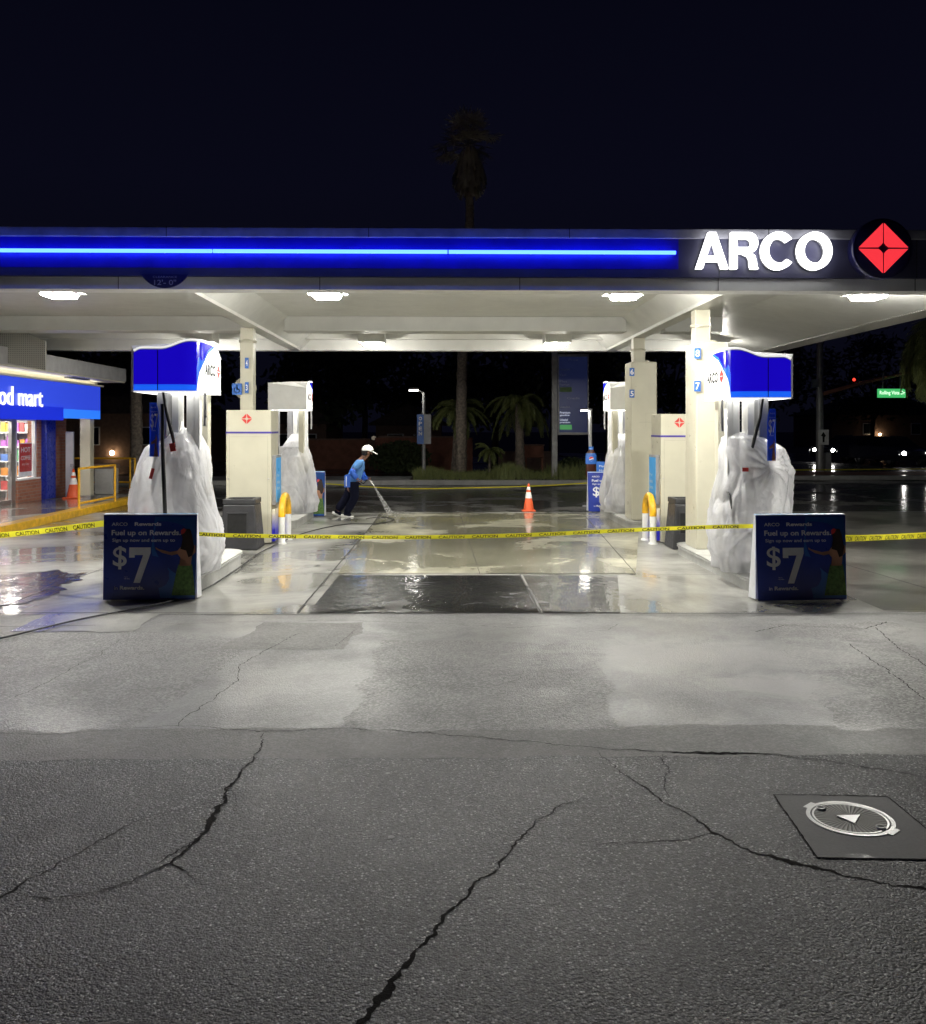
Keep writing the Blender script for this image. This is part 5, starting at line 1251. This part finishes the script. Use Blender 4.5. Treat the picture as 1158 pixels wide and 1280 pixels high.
palm('young_palm', 'young knee high palm in the planter grass beside the tall trunk', [P(612,600,32.5), P(612,585,32.5), P(613,563,32.5)], .05, feather_crown(.7, 14, 2.0, .2), M['palmleaf'])
palm('feather_palm', 'palm with long drooping fronds at the frame edge near the street sign', [Vector((12.95,24,0)), Vector((12.95,24,2.2)), Vector((12.9,24,4.3))], .2, feather_crown(2.0, 44, 4.2, .5, -.6), M['palmleaf'])
palm('bare_palm', 'dark palm trunk rising behind the front pump and railing', [P(170,612,29), P(171,560,29), P(170,470,29), P(172,400,29)], .17, feather_crown(1.6, 18, 2.6), M['palmleaf'])

def tree(label, x, y, h, cr, nl=2600, z0=.0):
    t = thing('dark_tree', label, 'tree', (x, y, z0), 'dark trees beyond the station')
    mb = MB().tube([(x,y,z0),(x+.1,y,h*.3),(x-.05,y,h*.6)], [.22,.16,.09], 10)
    for k in range(6):
        a = random.uniform(0,6.28); mb.tube([(x,y,h*(.25+.05*k)),(x+math.cos(a)*cr*.6,y+math.sin(a)*cr*.6,h*(.5+.07*k))], [.09,.03], 6)
    mb.build('trunk', M['dkbark'], t)
    mb = MB(); cl = []
    for k in range(26):
        a = random.uniform(0,6.28); q = random.random()**.5; zz_ = random.uniform(-.9,1)
        cl.append(Vector((x+math.cos(a)*cr*q*math.sqrt(1-zz_*zz_*.7), y+math.sin(a)*cr*q*.8, h*.65+zz_*h*.33)))
    for k in range(nl):
        c = random.choice(cl)+Vector((random.gauss(0,cr*.17),random.gauss(0,cr*.17),random.gauss(0,h*.055)))
        u = Vector((random.gauss(0,1),random.gauss(0,1),random.gauss(0,1))).normalized(); v = u.orthogonal().normalized(); s_ = random.uniform(.14,.34)
        mb.add([c-u*s_, c+v*s_*.5, c+u*s_, c-v*s_*.5], [(0,1,2,3)])
    mb.build('crown', M['leaf'], t)
for px, Y, h_, cr, l in ((400,52,7.5,3.2,'broad dark tree beyond the rear pump and houses'),(455,58,9,3.6,'tall dark tree above the gate post lamp'),(515,60,9.5,3.6,'dark tree behind the street lamp'),
                       (618,50,7,2.8,'dark tree behind the two shorter palms'),(690,56,9,3.2,'dark tree behind the price board pole'),(760,54,8,3.0,'dark tree between the price board and rear pillar'),
                       (840,60,9,3.5,'dark tree seen between the two cream pillars'),(955,64,9,3.6,'dark tree behind the blue lit head of the front pump'),(1090,75,9,4.2,'dark tree beyond the street and parked cars'),
                       (140,48,7,3.0,'dark tree beyond the railing and concrete bin'),(225,55,8.5,3.4,'dark tree behind the front bagged pump posts')):
    tree(l, P(px,536,Y).x, Y, h_, cr)

# far wall, houses, gate
def lowwall(name, label, x0, x1, y, h_, m, cap=True):
    t = thing(name, label, 'wall', ((x0+x1)/2, y, 0)); MB().box(x0,x1,y,y+.25,.004,h_).build('panel', m, t)
    MB().box(x0-.03,x1+.03,y-.03,y+.28,h_+.001,h_+.07).build('coping', M['stucco'], t, .01)
    n_ = int((x1-x0)/2.5)
    for k in range(n_+1): x = x0+(x1-x0)*k/max(1,n_); MB().box(x-.18,x+.18,y-.06,y-.001,.004,h_-.002).build('pier', m, t)
lowwall('garden_wall', 'reddish block garden wall behind the palms and street lamp', P(474,560,41).x, P(586,560,41).x, 41, P(500,547,41).z, M['redwall'])
lowwall('garden_wall', 'dark red garden wall behind the washing man', P(372,560,43).x, P(462,560,43).x, 43, P(400,550,43).z, M['redwall'])
lowwall('garden_wall', 'low pale wall section behind the second palm trunk', P(628,560,42).x, P(690,560,42).x, 42, P(650,566,42).z, M['stucco'])
def house(label, x0, x1, y0, y1, h_, rise, lamp=()):
    t = thing('far_house', label, 'house', ((x0+x1)/2, (y0+y1)/2, 0), 'houses beyond the station')
    MB().box(x0,x1,y0,y1,.004,h_).build('wall', M['stucco'], t)
    xm = (x0+x1)/2; e_ = .4
    MB().prism([(x0-e_,h_+.002),(x1+e_,h_+.002),(x1+e_,h_+.12),(xm,h_+rise),(x0-e_,h_+.12)], lambda u,v,d: (u,d,v), y0-e_, y1+e_).build('roof', M['rooftile'], t)
    for k in range(2):
        x = x0+(x1-x0)*(.3+.4*k); w_ = MB().box(x-.5,x+.5,y0-.03,y0-.002,h_*.4,h_*.75).build('window', M['cornice'], t); MB().box(x-.44,x+.44,y0-.036,y0-.031,h_*.42,h_*.73).build('pane', M['carglass'], w_)
    for (lx, lz) in lamp:
        o = MB().lathe([(0,-.13),(.11,-.07),(.11,.07),(0,.13)], (lx,y0-.2,lz), 10).build('porch_lamp', M['farlamp'], t)
        MB().box(lx-.03,lx+.03,y0-.2,y0-.003,lz+.09,lz+.13).build('lamp_bracket', M['dgrey'], o)
house('gabled house low behind the rear bagged pump and man', P(330,540,50).x, P(408,540,50).x, 50, 58, P(400,523,50).z-.3, 1.6)
house('second house roof between the man and street lamp', P(470,540,56).x, P(552,540,56).x, 56, 64, P(500,540,56).z+.4, 1.3)
q = P(142,566,46); house('house with one glowing porch lamp beyond the yellow railing', P(60,540,46).x, P(235,540,46).x, 46, 54, 2.6, 1.6, ((q.x,q.z),))
q1, q2 = P(1091,541,90), P(1099,543,90); house('distant house with two bright porch lamps across the street', P(1040,540,90).x, P(1190,540,90).x, 90, 100, 3.2, 2.0, ((q1.x,q1.z),(q2.x,q2.z)))
gt = thing('gate_post', 'gate post topped by a small lamp at the far wall', 'gate post', (P(467,580,42).x, 42, 0)); x = P(467,580,42).x
MB().box(x-.22,x+.22,42,42.4,.004,P(467,551,42).z).build('post', M['stucco'], gt); o = MB().lathe([(0,-.1),(.1,-.06),(.1,.05),(0,.1)], (x,42.2,P(467,547.5,42).z), 12).build('lamp', emis('gate lamp', (1,.85,.65), .1, base=(.3,.25,.2)), gt)
def bush(label, x, y, rx, rz, n=1800):
    mb = MB()
    for k in range(n):
        v = Vector((random.gauss(0,1),random.gauss(0,1),random.gauss(0,1))).normalized()*random.random()**.33
        c = Vector((x+v.x*rx, y+v.y*rx*.5, max(.1, rz*.5+v.z*rz*.55))); u = Vector((random.gauss(0,1),random.gauss(0,1),random.gauss(0,1))).normalized(); w_ = u.orthogonal()*.05
        mb.add([c-u*.1, c+w_, c+u*.1, c-w_], [(0,1,2,3)])
    t = thing('dark_bush', label, 'bush', (x,y,0), 'bushes by the far wall'); mb.build('foliage', M['leaf'], t); MB().tube([(x,y,.0),(x,y,rz*.5)], .05, 6).build('stem', M['dkbark'], t)
bush('rounded dark bush on the far side between the man and street lamp', P(500,580,38).x, 38, 1.3, 1.3); bush('low leafy shrub in the planter beneath the price board', P(715,590,32.6).x, 32.6, .6, .8, 900)
ub = thing('utility_box', 'reddish box on legs behind the second palm trunk', 'utility box', (P(667,570,36).x, 36, 0))
a, b = P(656,557,36), P(680,572,36); MB().box(a.x,b.x,36,36.4,b.z,a.z).build('box', M['redwall'], ub, .02)
for x in (a.x+.05, b.x-.05): MB().box(x-.04,x+.04,36.05,36.3,.01,b.z-.001).build('leg', M['redwall'], ub)
MB().box(a.x-.03,b.x+.03,35.95,36.45,a.z+.001,a.z+.05).build('lid', M['stucco'], ub)

# ------------------------------------------------------------------ street on the right
kind(MB().box(11.5, 60, 33.2, 33.5, .004, .16).build('street_kerb', M['kerb'], None, .02), 'structure')
kind(MB().box(11.5, 60, 33.51, 36.8, .004, .14).build('street_walk', mat('light tinted walk', (.42,.17,.09), .6, var=.2, vs=3)), 'structure')  # reddish street light put into the walk's own colour
sheet('street', rect(8, 120, 36.9, 70), .009, M['rear_asphalt'])
sp = thing('signal_pole', 'tall grey traffic signal pole with a long arm beside the street', 'signal pole', (P(1025,580,37).x, 37, 0))
x = P(1025,560,37).x
MB().tube([(x,37,.14),(x,37,7.2)], [.16,.12], 14).build('pole', M['galv'], sp)
pe = P(1135,466,31); pw = P(1030,492,37)
am = MB().tube([pw, pw.lerp(pe,.5)+Vector((0,0,.05)), pe], [.085,.07,.05], 10).build('arm', mat('rusty arm', (.55,.24,.15), .6), sp)
def signal(p): 
    o = MB().box(p.x-.14,p.x+.14,p.y-.1,p.y+.1,p.z-.35,p.z+.3).build('signal_head', M['void'], sp, .02); MB().lathe([(.06,0),(.045,.02),(0,.03)], n=16, T=TY(p.x-.02,p.y-.102,p.z-.02)).build('red_lens', M['redlamp'], o)
signal(P(1067,478,34.9)+Vector((0,0,.12)))
for (x0,y0_,x1,y1_,m_) in ((1015,474,1024,484,M['signgrey']),(1023,537,1036,556,M['print_white'])):
    a, b = P(x0,y0_,36.8), P(x1,y1_,36.8); o = MB().box(a.x,b.x,36.78,36.81,b.z,a.z).build('plate', m_, sp)
    if x0 == 1023: MB().prism([(a.x+.17,b.z+.1),(a.x+.24,b.z+.1),(a.x+.25,b.z+.3),(a.x+.3,b.z+.36),(a.x+.2,b.z+.52),(a.x+.1,b.z+.36),(a.x+.16,b.z+.34)], lambda u,v,d: (u,36.775-d,v), 0, .001).build('arrow_mark', M['void'], o)
MB().box(x+.2,x+.4,36.85,37.1,.14,.9).build('push_button_box', M['grey'], sp)
ss_ = thing('street_name_sign', 'lit green street name sign hanging near the signal arm', 'street sign', P(1115,491,31.6))
a, b = P(1098,486,31.6), P(1133,497,31.6)
MB().box(a.x,b.x,31.6,31.68,b.z,a.z).build('panel', M['greenlit'], ss_, .01)
MB().text('Rolling Vista Dr', a.x+.05, b.x-.04, b.z+.07, a.z-.07, lambda u,v,d: (u,31.59,v), bold=.01).build('lettering', M['whitelit'], ss_)
xm = (a.x+b.x)/2
for k in (-.3,.3): MB().box(xm+k-.015,xm+k+.015,31.62,31.66,a.z+.001,a.z+.55).build('hanger', M['galv'], ss_)
def car(label, x, y, rz):
    t = thing('dark_car', label, 'car', (x, y, 0), 'cars on the street')
    T = Matrix.Translation((x,y,0)) @ Matrix.Rotation(R(rz), 4, 'Z')     # front faces -Y
    prof = [(-2.2,.35),(-2.22,.6),(-2.1,.78),(-1.1,.92),(-.35,1.42),(1.0,1.45),(1.75,1.0),(2.2,.95),(2.22,.4)]
    vs = [T @ Vector((sx*(.88 if 1 < z else .92 if z < .7 else .9)*(.8 if z > 1.3 else 1), yy, z)) for sx in (-1,1) for yy, z in prof]; n = len(prof)
    b_ = MB().add(vs, [tuple(range(n)), tuple(range(2*n-1,n-1,-1))]+[(i,(i+1)%n,n+(i+1)%n,n+i) for i in range(n)]).build('body', M['carpaint'], t, .05)
    q = lambda a: T @ Vector(a)
    MB().add([q((-.76,-1.02,.985)),q((.76,-1.02,.985)),q((.66,-.42,1.395)),q((-.66,-.42,1.395))], [(0,1,2,3)]).build('windscreen', M['carglass'], b_)
    for sx in (-1,1): MB().add([q((sx*.905,-.85,.97)),q((sx*.905,1.5,.98)),q((sx*.76,.95,1.38)),q((sx*.76,-.3,1.38))], [(0,1,2,3)]).build('side_window', M['carglass'], b_)
    for sx in (-1,1):
        h = MB().lathe([(.11,0),(.09,.03),(0,.04)], n=14, T=T @ Matrix.Translation((sx*.62,-2.18,.66)) @ Matrix.Rotation(R(90),4,'X')).build('headlight', M['headlight'], t)
        for yy in (-1.35,1.35):
            w_ = MB().lathe([(.2,-.1),(.32,-.1),(.33,0),(.32,.1),(.2,.1)], n=22, T=T @ Matrix.Translation((sx*.8,yy,.33)) @ Matrix.Rotation(R(90),4,'Y')).build('wheel', M['black'], t)
            MB().lathe([(.2,-.08),(.19,.08),(0,.09)], n=18, T=T @ Matrix.Translation((sx*.8,yy,.33)) @ Matrix.Rotation(R(90),4,'Y')).build('rim', M['rim'], w_)
    return t
q = P(1140,585,44); car('dark car on the street with two bright headlights facing the station', q.x, 46.2, 6)
q = P(1083,582,50); car('dark car farther along the street near the signal pole, headlights small', q.x, 52, -62)
